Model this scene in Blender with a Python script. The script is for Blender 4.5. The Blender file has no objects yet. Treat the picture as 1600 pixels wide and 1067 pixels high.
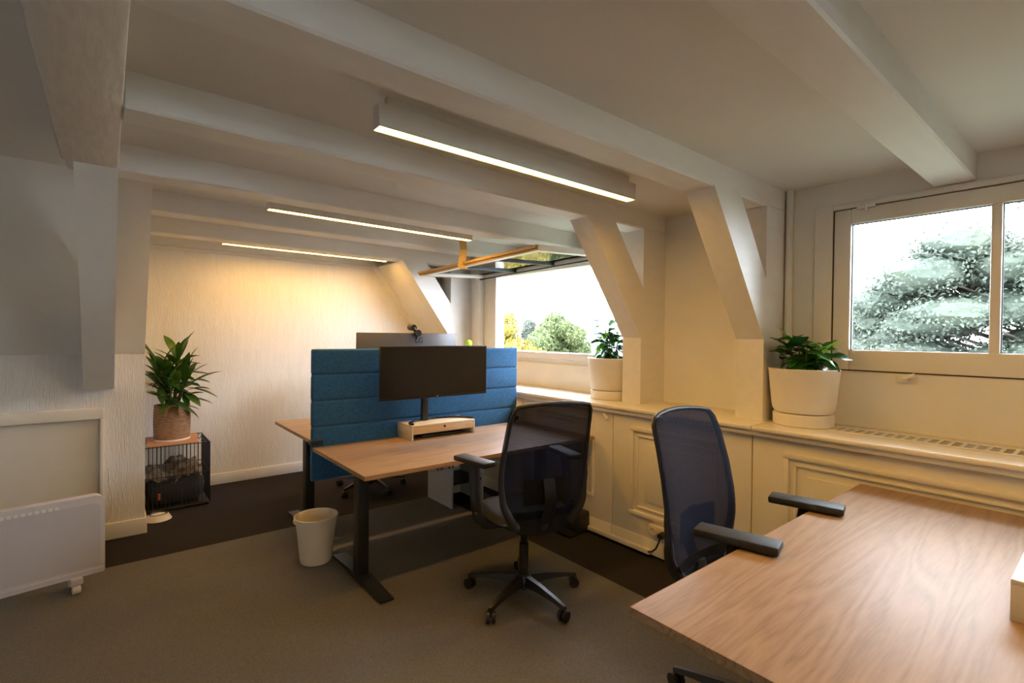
import bpy, bmesh, math, random
from mathutils import Vector, Matrix, Euler
R = math.radians
S = bpy.context.scene
COL = S.collection
random.seed(7)

# ------------------------------------------------------------------ camera
cam_d = bpy.data.cameras.new('camera'); cam = bpy.data.objects.new('camera', cam_d); COL.objects.link(cam)
cam_d.sensor_width = 36.0; cam_d.lens = 779.594 / 1600 * 36.0; cam_d.clip_start = 0.02; cam_d.clip_end = 500
YAW, PIT, ROL = R(50.875), R(-0.668), R(0.634)
_f = Vector((math.cos(YAW) * math.cos(PIT), math.sin(YAW) * math.cos(PIT), math.sin(PIT)))
_r = Vector((math.sin(YAW), -math.cos(YAW), 0)); _u = _r.cross(_f)
_r2 = _r * math.cos(ROL) + _u * math.sin(ROL); _u2 = _u * math.cos(ROL) - _r * math.sin(ROL)
M4 = Matrix.Identity(4)
for i in range(3):
    M4[i][0] = _r2[i]; M4[i][1] = _u2[i]; M4[i][2] = -_f[i]
M4[2][3] = 1.5
cam.matrix_world = M4
S.camera = cam

# ------------------------------------------------------------------ sky, exposure
W = bpy.data.worlds.new('overcast_sky'); S.world = W; W.use_nodes = True
bg = W.node_tree.nodes['Background']
bg.inputs['Color'].default_value = (0.79, 0.86, 0.98, 1); bg.inputs['Strength'].default_value = 24.0
S.view_settings.view_transform = 'Standard'; S.view_settings.look = 'None'
S.view_settings.exposure = 0.10; S.view_settings.gamma = 1.0
S.view_settings.use_curve_mapping = False
LAMP_STRENGTH = 57.0
LAMP_COLOR = (1.0, 0.53, 0.090)

# ------------------------------------------------------------------ materials
def nodes_of(name):
    m = bpy.data.materials.new(name); m.use_nodes = True
    nt = m.node_tree
    return m, nt, nt.nodes['Principled BSDF']

def mat(name, color, rough=0.6, metal=0.0, var=0.08, nscale=12.0, bump=0.0, bscale=60.0, stretch=(1, 1, 1), spec=0.5, sheen=0.0, coat=0.0):
    m, nt, b = nodes_of(name)
    b.inputs['Roughness'].default_value = rough; b.inputs['Metallic'].default_value = metal
    b.inputs['Specular IOR Level'].default_value = spec
    if sheen: b.inputs['Sheen Weight'].default_value = sheen
    if coat: b.inputs['Coat Weight'].default_value = coat
    tc = nt.nodes.new('ShaderNodeTexCoord'); mp = nt.nodes.new('ShaderNodeMapping')
    mp.inputs['Scale'].default_value = stretch
    nt.links.new(tc.outputs['Object'], mp.inputs['Vector'])
    n = nt.nodes.new('ShaderNodeTexNoise'); n.inputs['Scale'].default_value = nscale; n.inputs['Detail'].default_value = 4
    nt.links.new(mp.outputs['Vector'], n.inputs['Vector'])
    cr = nt.nodes.new('ShaderNodeValToRGB')
    lo = [max(0, c * (1 - var)) for c in color]; hi = [min(1, c * (1 + var)) for c in color]
    cr.color_ramp.elements[0].color = (*lo, 1); cr.color_ramp.elements[1].color = (*hi, 1)
    cr.color_ramp.elements[0].position = 0.3; cr.color_ramp.elements[1].position = 0.7
    nt.links.new(n.outputs['Fac'], cr.inputs['Fac']); nt.links.new(cr.outputs['Color'], b.inputs['Base Color'])
    if bump:
        n2 = nt.nodes.new('ShaderNodeTexNoise'); n2.inputs['Scale'].default_value = bscale; n2.inputs['Detail'].default_value = 3
        nt.links.new(mp.outputs['Vector'], n2.inputs['Vector'])
        bp = nt.nodes.new('ShaderNodeBump'); bp.inputs['Strength'].default_value = bump; bp.inputs['Distance'].default_value = 0.01
        nt.links.new(n2.outputs['Fac'], bp.inputs['Height']); nt.links.new(bp.outputs['Normal'], b.inputs['Normal'])
    return m

def wood(name, c0, c1, c2, rough=0.4, scale=1.0, axis='x'):
    m, nt, b = nodes_of(name); b.inputs['Roughness'].default_value = rough; b.inputs['Specular IOR Level'].default_value = 0.38
    tc = nt.nodes.new('ShaderNodeTexCoord'); mp = nt.nodes.new('ShaderNodeMapping')
    s = {'x': (0.55, 7, 7), 'y': (7, 0.55, 7), 'z': (7, 7, 0.55)}[axis]
    mp.inputs['Scale'].default_value = tuple(v * scale for v in s)
    nt.links.new(tc.outputs['Object'], mp.inputs['Vector'])
    n1 = nt.nodes.new('ShaderNodeTexNoise'); n1.inputs['Scale'].default_value = 0.75; n1.inputs['Detail'].default_value = 2; n1.inputs['Distortion'].default_value = 0.9
    nt.links.new(mp.outputs['Vector'], n1.inputs['Vector'])
    # cathedral figure: rings of a slowly changing field
    mul = nt.nodes.new('ShaderNodeMath'); mul.operation = 'MULTIPLY'; mul.inputs[1].default_value = 22.0
    nt.links.new(n1.outputs['Fac'], mul.inputs[0])
    fr = nt.nodes.new('ShaderNodeMath'); fr.operation = 'PINGPONG'; fr.inputs[1].default_value = 1.0
    nt.links.new(mul.outputs[0], fr.inputs[0])
    mp2 = nt.nodes.new('ShaderNodeMapping'); mp2.inputs['Scale'].default_value = tuple(v * 5 * scale for v in s)
    nt.links.new(tc.outputs['Object'], mp2.inputs['Vector'])
    n2 = nt.nodes.new('ShaderNodeTexNoise'); n2.inputs['Scale'].default_value = 4; n2.inputs['Detail'].default_value = 6
    nt.links.new(mp2.outputs['Vector'], n2.inputs['Vector'])
    mx = nt.nodes.new('ShaderNodeMix'); mx.data_type = 'FLOAT'; mx.inputs[0].default_value = 0.68
    nt.links.new(fr.outputs[0], mx.inputs[2]); nt.links.new(n2.outputs['Fac'], mx.inputs[3])
    cr = nt.nodes.new('ShaderNodeValToRGB'); e = cr.color_ramp.elements
    e[0].position = 0.2; e[0].color = (*c0, 1); e[1].position = 0.85; e[1].color = (*c2, 1)
    k = e.new(0.5); k.color = (*c1, 1)
    nt.links.new(mx.outputs[0], cr.inputs['Fac']); nt.links.new(cr.outputs['Color'], b.inputs['Base Color'])
    bp = nt.nodes.new('ShaderNodeBump'); bp.inputs['Strength'].default_value = 0.06; bp.inputs['Distance'].default_value = 0.004
    nt.links.new(n2.outputs['Fac'], bp.inputs['Height']); nt.links.new(bp.outputs['Normal'], b.inputs['Normal'])
    return m

def emit(name, color, strength):
    m, nt, b = nodes_of(name)
    b.inputs['Base Color'].default_value = (*color, 1)
    b.inputs['Emission Color'].default_value = (*color, 1); b.inputs['Emission Strength'].default_value = strength
    return m

def see_through(name, color, opacity, rough=0.5, weave=0.0):
    m, nt, b = nodes_of(name)
    b.inputs['Base Color'].default_value = (*color, 1); b.inputs['Roughness'].default_value = rough; b.inputs['Specular IOR Level'].default_value = 0.15
    tr = nt.nodes.new('ShaderNodeBsdfTransparent'); mx = nt.nodes.new('ShaderNodeMixShader')
    nt.links.new(tr.outputs[0], mx.inputs[1]); nt.links.new(b.outputs[0], mx.inputs[2])
    mx.inputs[0].default_value = opacity
    if weave:
        tc = nt.nodes.new('ShaderNodeTexCoord')
        wv = nt.nodes.new('ShaderNodeTexWave'); wv.bands_direction = 'Z'; wv.inputs['Scale'].default_value = weave; wv.inputs['Distortion'].default_value = 0.4
        nt.links.new(tc.outputs['Object'], wv.inputs['Vector'])
        mr = nt.nodes.new('ShaderNodeMapRange'); mr.inputs['To Min'].default_value = opacity - 0.03; mr.inputs['To Max'].default_value = min(1, opacity + 0.03)
        nt.links.new(wv.outputs['Fac'], mr.inputs['Value']); nt.links.new(mr.outputs[0], mx.inputs[0])
    nt.links.new(mx.outputs[0], nt.nodes['Material Output'].inputs['Surface'])
    return m

def glass(name):
    m, nt, b = nodes_of(name)
    nt.nodes.remove(b)
    tr = nt.nodes.new('ShaderNodeBsdfTransparent'); tr.inputs[0].default_value = (0.97, 1.0, 0.985, 1)
    gl = nt.nodes.new('ShaderNodeBsdfGlossy'); gl.inputs['Roughness'].default_value = 0.02
    fz = nt.nodes.new('ShaderNodeFresnel'); fz.inputs['IOR'].default_value = 1.3
    mx = nt.nodes.new('ShaderNodeMixShader')
    nt.links.new(fz.outputs[0], mx.inputs[0]); nt.links.new(tr.outputs[0], mx.inputs[1]); nt.links.new(gl.outputs[0], mx.inputs[2])
    nt.links.new(mx.outputs[0], nt.nodes['Material Output'].inputs['Surface'])
    return m

def leafmat(name, c0, c1, rough=0.4, trans=0.35, nscale=8):
    m, nt, b = nodes_of(name); b.inputs['Roughness'].default_value = rough
    oi = nt.nodes.new('ShaderNodeObjectInfo'); tc = nt.nodes.new('ShaderNodeTexCoord')
    n = nt.nodes.new('ShaderNodeTexNoise'); n.inputs['Scale'].default_value = nscale
    nt.links.new(tc.outputs['Object'], n.inputs['Vector'])
    ad = nt.nodes.new('ShaderNodeMath'); ad.operation = 'MULTIPLY_ADD'; ad.inputs[1].default_value = 0.6; ad.inputs[2].default_value = -0.3
    nt.links.new(oi.outputs['Random'], ad.inputs[0])
    a2 = nt.nodes.new('ShaderNodeMath'); a2.operation = 'ADD'
    nt.links.new(n.outputs['Fac'], a2.inputs[0]); nt.links.new(ad.outputs[0], a2.inputs[1])
    cr = nt.nodes.new('ShaderNodeValToRGB')
    cr.color_ramp.elements[0].position = 0.25; cr.color_ramp.elements[1].position = 0.8
    cr.color_ramp.elements[0].color = (*c0, 1); cr.color_ramp.elements[1].color = (*c1, 1)
    nt.links.new(a2.outputs[0], cr.inputs['Fac']); nt.links.new(cr.outputs['Color'], b.inputs['Base Color'])
    tl = nt.nodes.new('ShaderNodeBsdfTranslucent'); nt.links.new(cr.outputs['Color'], tl.inputs['Color'])
    mx = nt.nodes.new('ShaderNodeMixShader'); mx.inputs[0].default_value = trans
    nt.links.new(b.outputs[0], mx.inputs[1]); nt.links.new(tl.outputs[0], mx.inputs[2])
    nt.links.new(mx.outputs[0], nt.nodes['Material Output'].inputs['Surface'])
    return m

def dotted(name, color, dark, scale, rough=0.5):
    m, nt, b = nodes_of(name); b.inputs['Roughness'].default_value = rough
    tc = nt.nodes.new('ShaderNodeTexCoord'); v = nt.nodes.new('ShaderNodeTexVoronoi')
    v.inputs['Scale'].default_value = scale; v.inputs['Randomness'].default_value = 0.0
    nt.links.new(tc.outputs['Object'], v.inputs['Vector'])
    cr = nt.nodes.new('ShaderNodeValToRGB'); cr.color_ramp.interpolation = 'LINEAR'
    cr.color_ramp.elements[0].position = 0.28; cr.color_ramp.elements[1].position = 0.36
    cr.color_ramp.elements[0].color = (*dark, 1); cr.color_ramp.elements[1].color = (*color, 1)
    nt.links.new(v.outputs['Distance'], cr.inputs['Fac']); nt.links.new(cr.outputs['Color'], b.inputs['Base Color'])
    return m

def carpet(name, c, var=0.35, scale=260):
    m, nt, b = nodes_of(name); b.inputs['Roughness'].default_value = 0.97; b.inputs['Specular IOR Level'].default_value = 0.1
    tc = nt.nodes.new('ShaderNodeTexCoord')
    n = nt.nodes.new('ShaderNodeTexNoise'); n.inputs['Scale'].default_value = scale; n.inputs['Detail'].default_value = 2
    n3 = nt.nodes.new('ShaderNodeTexNoise'); n3.inputs['Scale'].default_value = 1.3; n3.inputs['Detail'].default_value = 3
    nt.links.new(tc.outputs['Object'], n.inputs['Vector']); nt.links.new(tc.outputs['Object'], n3.inputs['Vector'])
    mx = nt.nodes.new('ShaderNodeMix'); mx.data_type = 'FLOAT'; mx.inputs[0].default_value = 0.25
    nt.links.new(n.outputs['Fac'], mx.inputs[2]); nt.links.new(n3.outputs['Fac'], mx.inputs[3])
    cr = nt.nodes.new('ShaderNodeValToRGB')
    cr.color_ramp.elements[0].position = 0.3; cr.color_ramp.elements[1].position = 0.7
    cr.color_ramp.elements[0].color = (*[x * (1 - var) for x in c], 1); cr.color_ramp.elements[1].color = (*[x * (1 + var) for x in c], 1)
    nt.links.new(mx.outputs[0], cr.inputs['Fac']); nt.links.new(cr.outputs['Color'], b.inputs['Base Color'])
    bp = nt.nodes.new('ShaderNodeBump'); bp.inputs['Strength'].default_value = 0.6; bp.inputs['Distance'].default_value = 0.004
    nt.links.new(n.outputs['Fac'], bp.inputs['Height']); nt.links.new(bp.outputs['Normal'], b.inputs['Normal'])
    return m

M = {}
M['paint'] = mat('white_wall_paint', (0.86, 0.84, 0.79), 0.55, var=0.03, nscale=3, bump=0.05, bscale=25)
M['ceil'] = mat('ceiling_paint', (0.80, 0.78, 0.74), 0.7, var=0.03, nscale=2, bump=0.05, bscale=12)
M['beam'] = mat('beam_paint', (0.84, 0.82, 0.78), 0.5, var=0.03, nscale=4, bump=0.12, bscale=9, stretch=(1, 4, 4))
M['roughbeam'] = mat('rough_beam_paint', (0.78, 0.75, 0.70), 0.6, var=0.06, nscale=9, bump=0.22, bscale=7, stretch=(6, 1, 2))
M['wallpaper'] = mat('vertical_relief_wallpaper', (0.86, 0.85, 0.83), 0.75, var=0.03, nscale=6, bump=0.55, bscale=26, stretch=(6, 6, 0.7))
M['trim'] = mat('gloss_trim_paint', (0.84, 0.82, 0.77), 0.35, var=0.02, nscale=5)
M['cab'] = mat('cabinet_cream_paint', (0.82, 0.77, 0.66), 0.4, var=0.03, nscale=4, bump=0.04, bscale=14)
M['sill'] = mat('sill_gloss_paint', (0.84, 0.79, 0.69), 0.22, var=0.03, nscale=5)
M['gap'] = mat('dark_joint', (0.05, 0.035, 0.02), 0.9)
M['dark_carpet'] = carpet('dark_brown_carpet', (0.030, 0.026, 0.030))
M['grey_carpet'] = carpet('grey_brown_carpet', (0.150, 0.143, 0.132))
M['lampwhite'] = mat('lamp_white_enamel', (0.72, 0.70, 0.66), 0.45, var=0.02)
M['led'] = emit('warm_led_diffuser', LAMP_COLOR, LAMP_STRENGTH)
M['oak'] = wood('grey_brown_oak', (0.27, 0.175, 0.115), (0.35, 0.235, 0.160), (0.41, 0.285, 0.200), 0.50)
M['oak_edge'] = wood('oak_edge_band', (0.26, 0.145, 0.065), (0.40, 0.24, 0.12), (0.50, 0.31, 0.17), 0.4)
M['riser_wood'] = wood('pale_riser_birch', (0.62, 0.44, 0.25), (0.70, 0.51, 0.31), (0.76, 0.57, 0.36), 0.5)
M['riser_white'] = mat('riser_cream_laminate', (0.74, 0.68, 0.55), 0.45, var=0.02)
M['white_lam'] = mat('white_laminate', (0.72, 0.71, 0.69), 0.4, var=0.02)
M['black_metal'] = mat('black_powder_coat', (0.012, 0.012, 0.014), 0.42, var=0.1)
M['black_plastic'] = mat('black_plastic', (0.014, 0.013, 0.014), 0.38, var=0.1)
M['grey_plastic'] = mat('charcoal_plastic', (0.020, 0.0195, 0.022), 0.55, var=0.1)
M['seat_fabric'] = mat('black_seat_fabric', (0.010, 0.010, 0.011), 0.9, var=0.3, nscale=200, bump=0.2, bscale=300)
M['chair_mesh'] = see_through('navy_chair_mesh', (0.009, 0.013, 0.031), 0.93, 1.0, weave=60)
M['screen'] = mat('dark_monitor_screen', (0.012, 0.010, 0.010), 0.25, var=0.02)
M['mon_black'] = mat('monitor_black', (0.012, 0.012, 0.014), 0.35, var=0.05)
M['mon_grey'] = mat('monitor_back_grey', (0.10, 0.105, 0.125), 0.28, var=0.03)
M['silver'] = mat('brushed_silver', (0.62, 0.62, 0.63), 0.3, metal=0.9, var=0.05)
M['logo'] = mat('logo_grey', (0.03, 0.03, 0.04), 0.3)
M['logo_light'] = mat('logo_light_grey', (0.6, 0.6, 0.6), 0.4)
M['blue'] = mat('blue_felt', (0.019, 0.115, 0.262), 0.95, var=0.35, nscale=120, bump=0.35, bscale=260, sheen=0.15)
M['bin'] = mat('cream_bin_plastic', (0.82, 0.74, 0.58), 0.45, var=0.02)
M['pot'] = mat('warm_white_pot', (0.88, 0.84, 0.77), 0.4, var=0.02)
M['soil'] = mat('potting_soil', (0.03, 0.02, 0.014), 0.95, var=0.5, nscale=60, bump=0.8, bscale=80)
M['stem'] = mat('brown_green_stem', (0.10, 0.09, 0.035), 0.7, var=0.3, nscale=30)
M['leaf_drac'] = leafmat('dracaena_leaf', (0.020, 0.075, 0.014), (0.075, 0.19, 0.030), 0.35, 0.25)
M['leaf_coffee'] = leafmat('coffee_leaf', (0.016, 0.085, 0.018), (0.055, 0.22, 0.032), 0.25, 0.3)
M['leaf_young'] = leafmat('young_coffee_leaf', (0.09, 0.36, 0.014), (0.17, 0.52, 0.03), 0.25, 0.45)
M['basket'] = mat('woven_rattan', (0.33, 0.19, 0.10), 0.8, var=0.45, nscale=22, bump=0.9, bscale=30, stretch=(1, 1, 9))
M['rope'] = mat('jute_rope', (0.36, 0.23, 0.12), 0.9, var=0.3, nscale=60, bump=0.5, bscale=120)
M['mat_orange'] = mat('orange_brown_mat', (0.50, 0.24, 0.105), 0.6, var=0.05)
M['bed'] = mat('charcoal_bed_fabric', (0.030, 0.030, 0.036), 0.95, var=0.25, nscale=60, bump=0.4, bscale=90)
M['tagorange'] = mat('orange_tag', (0.60, 0.10, 0.03), 0.8)
M['blanket'] = mat('grey_brown_patterned_blanket', (0.30, 0.25, 0.19), 0.95, var=0.75, nscale=16, bump=0.5, bscale=60)
M['bowl'] = mat('white_bowl_plastic', (0.72, 0.66, 0.56), 0.35, var=0.02)
M['steel'] = mat('steel', (0.5, 0.5, 0.5), 0.25, metal=1.0)
M['heater'] = mat('heater_white_steel', (0.58, 0.555, 0.58), 0.4, var=0.02)
M['heater_grille'] = dotted('heater_perforated_steel', (0.57, 0.545, 0.57), (0.36, 0.34, 0.36), 150)
M['socket'] = mat('socket_cream_plastic', (0.72, 0.66, 0.54), 0.35, var=0.02)
M['ventgrey'] = mat('vent_grey_grille', (0.27, 0.25, 0.20), 0.5, var=0.05)
M['window'] = mat('window_frame_paint', (0.84, 0.81, 0.75), 0.38, var=0.03, nscale=5, bump=0.06, bscale=20)
M['sash_wood'] = wood('bare_sash_wood', (0.36, 0.22, 0.09), (0.48, 0.31, 0.14), (0.58, 0.40, 0.20), 0.5, axis='y')
M['seal'] = mat('dark_window_seal', (0.035, 0.05, 0.05), 0.4)
M['glass'] = glass('window_glass')
M['strap'] = mat('yellow_strap', (0.66, 0.47, 0.17), 0.8, var=0.05)
M['greenornament'] = mat('lime_green_ornament', (0.32, 0.52, 0.04), 0.5, var=0.3, nscale=30)
M['bottle'] = mat('olive_glass', (0.18, 0.20, 0.05), 0.2)
M['ground'] = mat('garden_ground', (0.07, 0.08, 0.05), 0.95, var=0.3, nscale=0.4)
M['bark'] = mat('tree_bark', (0.11, 0.085, 0.06), 0.95, var=0.3, nscale=6, bump=0.5)
M['maple'] = leafmat('yellow_green_foliage', (0.07, 0.085, 0.006), (0.19, 0.14, 0.018), 0.7, 0.35, 0.9)
M['green_tree'] = leafmat('fresh_green_foliage', (0.075, 0.098, 0.030), (0.140, 0.150, 0.055), 0.7, 0.35, 0.9)
M['far_tree'] = leafmat('grey_green_foliage', (0.055, 0.065, 0.05), (0.075, 0.085, 0.06), 0.8, 0.3, 0.9)
M['cedar'] = leafmat('blue_green_needles', (0.055, 0.068, 0.050), (0.105, 0.118, 0.080), 0.7, 0.3, 1.2)
M['stucco'] = mat('pale_stucco', (0.085, 0.085, 0.088), 0.9, var=0.05)
M['rooftile'] = mat('salmon_roof_tile', (0.10, 0.065, 0.05), 0.9, var=0.1)
M['slate'] = mat('grey_slate', (0.06, 0.064, 0.07), 0.8, var=0.1)
M['cord_white'] = mat('white_cord', (0.68, 0.65, 0.60), 0.5)

# ------------------------------------------------------------------ builders
class MB:
    """collects shapes (world or thing-local coordinates) into one mesh"""
    def __init__(s): s.bm = bmesh.new()
    def box(s, x0, x1, y0, y1, z0, z1, bev=0.0, seg=2, mtx=None):
        c = Vector(((x0 + x1) / 2, (y0 + y1) / 2, (z0 + z1) / 2))
        d = (abs(x1 - x0), abs(y1 - y0), abs(z1 - z0))
        g = bmesh.ops.create_cube(s.bm, size=1.0)['verts']
        for v in g:
            v.co = Vector((v.co.x * d[0], v.co.y * d[1], v.co.z * d[2])) + c
        if bev > 0:
            bev = min(bev, min(d) * 0.49)
            es = list({e for v in g for e in v.link_edges})
            r = bmesh.ops.bevel(s.bm, geom=es, offset=bev, segments=seg, affect='EDGES', profile=0.5)
            g = list({v for f in r['faces'] for v in f.verts} | {v for v in g if v.is_valid})
        if mtx is not None:
            for v in g: v.co = mtx @ v.co
        return s
    def prism(s, pts, axis, a0, a1):
        """polygon pts in the other two axes (in xyz order), extruded along axis"""
        def P(p, a):
            return {'x': (a, p[0], p[1]), 'y': (p[0], a, p[1]), 'z': (p[0], p[1], a)}[axis]
        A = [s.bm.verts.new(P(p, a0)) for p in pts]; B = [s.bm.verts.new(P(p, a1)) for p in pts]
        n = len(pts)
        s.bm.faces.new(A[::-1]); s.bm.faces.new(B)
        for i in range(n):
            s.bm.faces.new((A[i], A[(i + 1) % n], B[(i + 1) % n], B[i]))
        return s
    def tube(s, pts, rad, n=8, cap=True, closed=False, flat=None):
        pts = [Vector(p) for p in pts]; m = len(pts)
        rads = rad if isinstance(rad, (list, tuple)) else [rad] * m
        rings = []; prev = None
        for i, p in enumerate(pts):
            if closed: t = (pts[(i + 1) % m] - pts[i - 1])
            else: t = pts[min(i + 1, m - 1)] - pts[max(i - 1, 0)]
            t.normalize()
            if prev is None:
                ref = Vector((0, 0, 1)) if abs(t.z) < 0.9 else Vector((1, 0, 0))
                a = t.cross(ref).normalized()
            else:
                a = (prev - t * prev.dot(t)).normalized()
            b = t.cross(a); prev = a
            fa, fb = flat if flat else (1, 1)
            rings.append([s.bm.verts.new(p + (a * fa * math.cos(2 * math.pi * k / n) + b * fb * math.sin(2 * math.pi * k / n)) * rads[i]) for k in range(n)])
        for i in range(m if closed else m - 1):
            A, B = rings[i], rings[(i + 1) % m]
            for k in range(n):
                s.bm.faces.new((A[k], A[(k + 1) % n], B[(k + 1) % n], B[k]))
        if cap and not closed:
            s.bm.faces.new(rings[0][::-1]); s.bm.faces.new(rings[-1])
        return s
    def lathe(s, prof, c=(0, 0, 0), n=32, sx=1.0, sy=1.0, cap0=True, cap1=False):
        rings = []
        for r, z in prof:
            rings.append([s.bm.verts.new((c[0] + sx * r * math.cos(2 * math.pi * k / n), c[1] + sy * r * math.sin(2 * math.pi * k / n), c[2] + z)) for k in range(n)])
        for A, B in zip(rings, rings[1:]):
            for k in range(n):
                s.bm.faces.new((A[k], A[(k + 1) % n], B[(k + 1) % n], B[k]))
        if cap0: s.bm.faces.new(rings[0][::-1])
        if cap1: s.bm.faces.new(rings[-1])
        return s
    def sphere(s, c, r, u=16, v=10, sc=(1, 1, 1)):
        g = bmesh.ops.create_uvsphere(s.bm, u_segments=u, v_segments=v, radius=r)['verts']
        for q in g: q.co = Vector((q.co.x * sc[0], q.co.y * sc[1], q.co.z * sc[2])) + Vector(c)
        return s
    def cyl(s, p0, p1, r, n=16): return s.tube([p0, p1], r, n)
    def grid(s, fn, nu, nv, thick=0.0):
        V = [[s.bm.verts.new(fn(i / nu, j / nv)) for j in range(nv + 1)] for i in range(nu + 1)]
        fs = []
        for i in range(nu):
            for j in range(nv):
                fs.append(s.bm.faces.new((V[i][j], V[i + 1][j], V[i + 1][j + 1], V[i][j + 1])))
        if thick:
            bmesh.ops.solidify(s.bm, geom=fs, thickness=thick)
        return s
    def build(s, name, m, parent=None, world=True, smooth=35, xf=None):
        me = bpy.data.meshes.new(name)
        if xf is not None: bmesh.ops.transform(s.bm, matrix=xf, verts=s.bm.verts[:])
        if parent is not None and world:
            o = root_loc(parent)
            for v in s.bm.verts: v.co -= o
        bmesh.ops.recalc_face_normals(s.bm, faces=s.bm.faces[:])
        s.bm.to_mesh(me); s.bm.free()
        me.materials.append(M[m] if isinstance(m, str) else m)
        if smooth:
            me.shade_smooth(); me.set_sharp_from_angle(angle=R(smooth))
        ob = bpy.data.objects.new(name, me); COL.objects.link(ob)
        if parent is not None: ob.parent = parent
        return ob

def root_loc(o):
    v = Vector((0, 0, 0))
    while o is not None:
        v += o.location; o = o.parent
    return v

def tag(o, label=None, cat=None, group=None, kind=None):
    if label: o['label'] = label
    if cat: o['category'] = cat
    if group: o['group'] = group
    if kind: o['kind'] = kind
    return o

def thing(name, loc, label, cat, rotz=0.0, group=None, kind=None):
    o = bpy.data.objects.new(name, None); COL.objects.link(o)
    o.empty_display_size = 0.1
    o.location = loc; o.rotation_euler = (0, 0, rotz)
    return tag(o, label, cat, group, kind)

def struct(name, mb, m, label=None):
    o = mb.build(name, m); o['kind'] = 'structure'
    if label: o['label'] = label
    return o

def copy_tree(o, parent=None):
    c = o.copy(); COL.objects.link(c); c.parent = parent
    for ch in list(o.children): copy_tree(ch, c)
    return c

def text_mesh(name, txt, size, depth, m, parent, loc, rot, bold=0.0):
    cu = bpy.data.curves.new(name, 'FONT'); cu.body = txt; cu.size = size; cu.extrude = depth; cu.offset = bold
    cu.align_x = 'CENTER'; cu.align_y = 'CENTER'
    t = bpy.data.objects.new(name + '_tmp', cu); COL.objects.link(t)
    dg = bpy.context.evaluated_depsgraph_get()
    me = bpy.data.meshes.new_from_object(t.evaluated_get(dg)); me.name = name
    bpy.data.objects.remove(t); bpy.data.curves.remove(cu)
    me.materials.clear(); me.materials.append(M[m])
    o = bpy.data.objects.new(name, me); COL.objects.link(o); o.parent = parent
    o.location = loc; o.rotation_euler = rot
    return o

# ------------------------------------------------------------------ room numbers (metres)
WX = 3.37          # window wall face
FY = 5.645         # far wall face
CZ = 2.432         # ceiling
BZ = 2.30          # underside of the beams
KY = 4.60          # low wall on the left
BX, BY = -3.2, -2.6  # walls behind the camera

# ------------------------------------------------------------------ structure
struct('floor', MB().box(BX, WX + .2, BY, FY + .1, -0.12, 0), 'dark_carpet')
g = MB().box(BX + .01, 2.40, BY + .01, 4.035, 0.0, 0.006).build('carpet', 'grey_carpet')
tag(g, 'large grey-brown carpet laid over the dark floor under the desks', 'carpet')
struct('ceiling', MB().box(BX, WX + .2, BY, FY + .1, CZ, CZ + .12), 'ceil')
struct('wall_far', MB().box(BX, WX + .2, FY, FY + .12, 0, CZ), 'wallpaper')
KW = (-2.2, -1.75, .95, 2.10)     # unseen window added behind the camera for daylight on the left side: x0 x1 z0 z1
wb = MB().box(BX, KW[0], BY - .12, BY, 0, CZ).box(KW[1], WX + .2, BY - .12, BY, 0, CZ).box(KW[0], KW[1], BY - .12, BY, 0, KW[2]).box(KW[0], KW[1], BY - .12, BY, KW[3], CZ)
struct('wall_back', wb, 'paint')
struct('wall_left', MB().box(BX - .12, BX, BY, FY, 0, CZ), 'paint')
# low wall on the left with the pier corner, its upper part leaning into the room
struct('wall_knee', MB().box(BX, 0.226, KY, FY, 0, 1.335), 'wallpaper')
struct('wall_slope', MB().prism([(KY - .004, 1.335), (FY, 1.335), (FY, CZ), (3.80, CZ)], 'x', BX, 0.222), 'paint')

# window wall with its openings
RW = (-0.52, 1.104, 1.322, 2.258)       # right window sash opening y0 y1 z0 z1
CW = (2.62, 4.45, 1.34, 2.166)          # middle window
BW = (-2.35, -0.85, 1.322, 2.258)       # unseen window further along, added to let in more daylight
ww = MB()
T0, T1 = WX, WX + .13
ww.box(T0, T1, BY, FY, 0, 1.322); ww.box(T0, T1, BY, FY, 2.258, CZ)
ww.box(T0, T1, BY, BW[0], 1.322, 2.258); ww.box(T0, T1, BW[1], RW[0], 1.322, 2.258)
ww.box(T0, T1, RW[1], CW[0], 1.322, 2.258); ww.box(T0, T1, CW[1], FY, 1.322, 2.258)
ww.box(T0, T1, CW[0], CW[1], 1.322, CW[2]); ww.box(T0, T1, CW[0], CW[1], CW[3], 2.258)
struct('wall_right', ww, 'paint')

# baseboards
struct('baseboard_far', MB().box(0.226, 2.9, FY - .018, FY, 0, .105, .004), 'trim')
struct('baseboard_left', MB().box(-0.02, 0.238, KY - .018, KY + .3, 0, .115, .004), 'trim')

# ceiling beams along x
def beam(y0, x0, x1, n, lab, w=.168, z0=BZ):
    o = MB().box(x0, x1, y0, y0 + w, z0, CZ + .02, .008, 1).build('ceiling_beam', 'beam')
    tag(o, lab, 'beam', 'white ceiling beams', 'structure')
beam(0.481, 0.0445, WX, 1, 'white ceiling beam nearest the camera ending above the right window')
beam(1.375, 0.0445, WX, 2, 'white ceiling beam carried by the strut beside the large potted plant')
beam(2.264, 0.0445, WX, 3, 'white ceiling beam carried by the strut beside the middle potted plant')
beam(3.152, -0.15, WX, 4, 'white ceiling beam just in front of the second strip lamp')
beam(4.040, 0.0, WX, 5, 'white ceiling beam between the second and third strip lamps')
beam(4.930, 0.0, WX, 6, 'white ceiling beam just in front of the third strip lamp')
o = MB().box(-.165, .045, BY, 3.15, BZ, CZ + .02, .010, 2).build('ceiling_beam', 'roughbeam')
tag(o, 'rough white cross beam overhead at the far left of the room', 'beam', None, 'structure')
# trim along the far wall top and down its slope
struct('trim_1', MB().box(0.226, 2.45, FY - .035, FY, 2.272, 2.30, .006).box(0.226, 2.48, FY - .02, FY, 2.30, CZ), 'trim')

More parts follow.
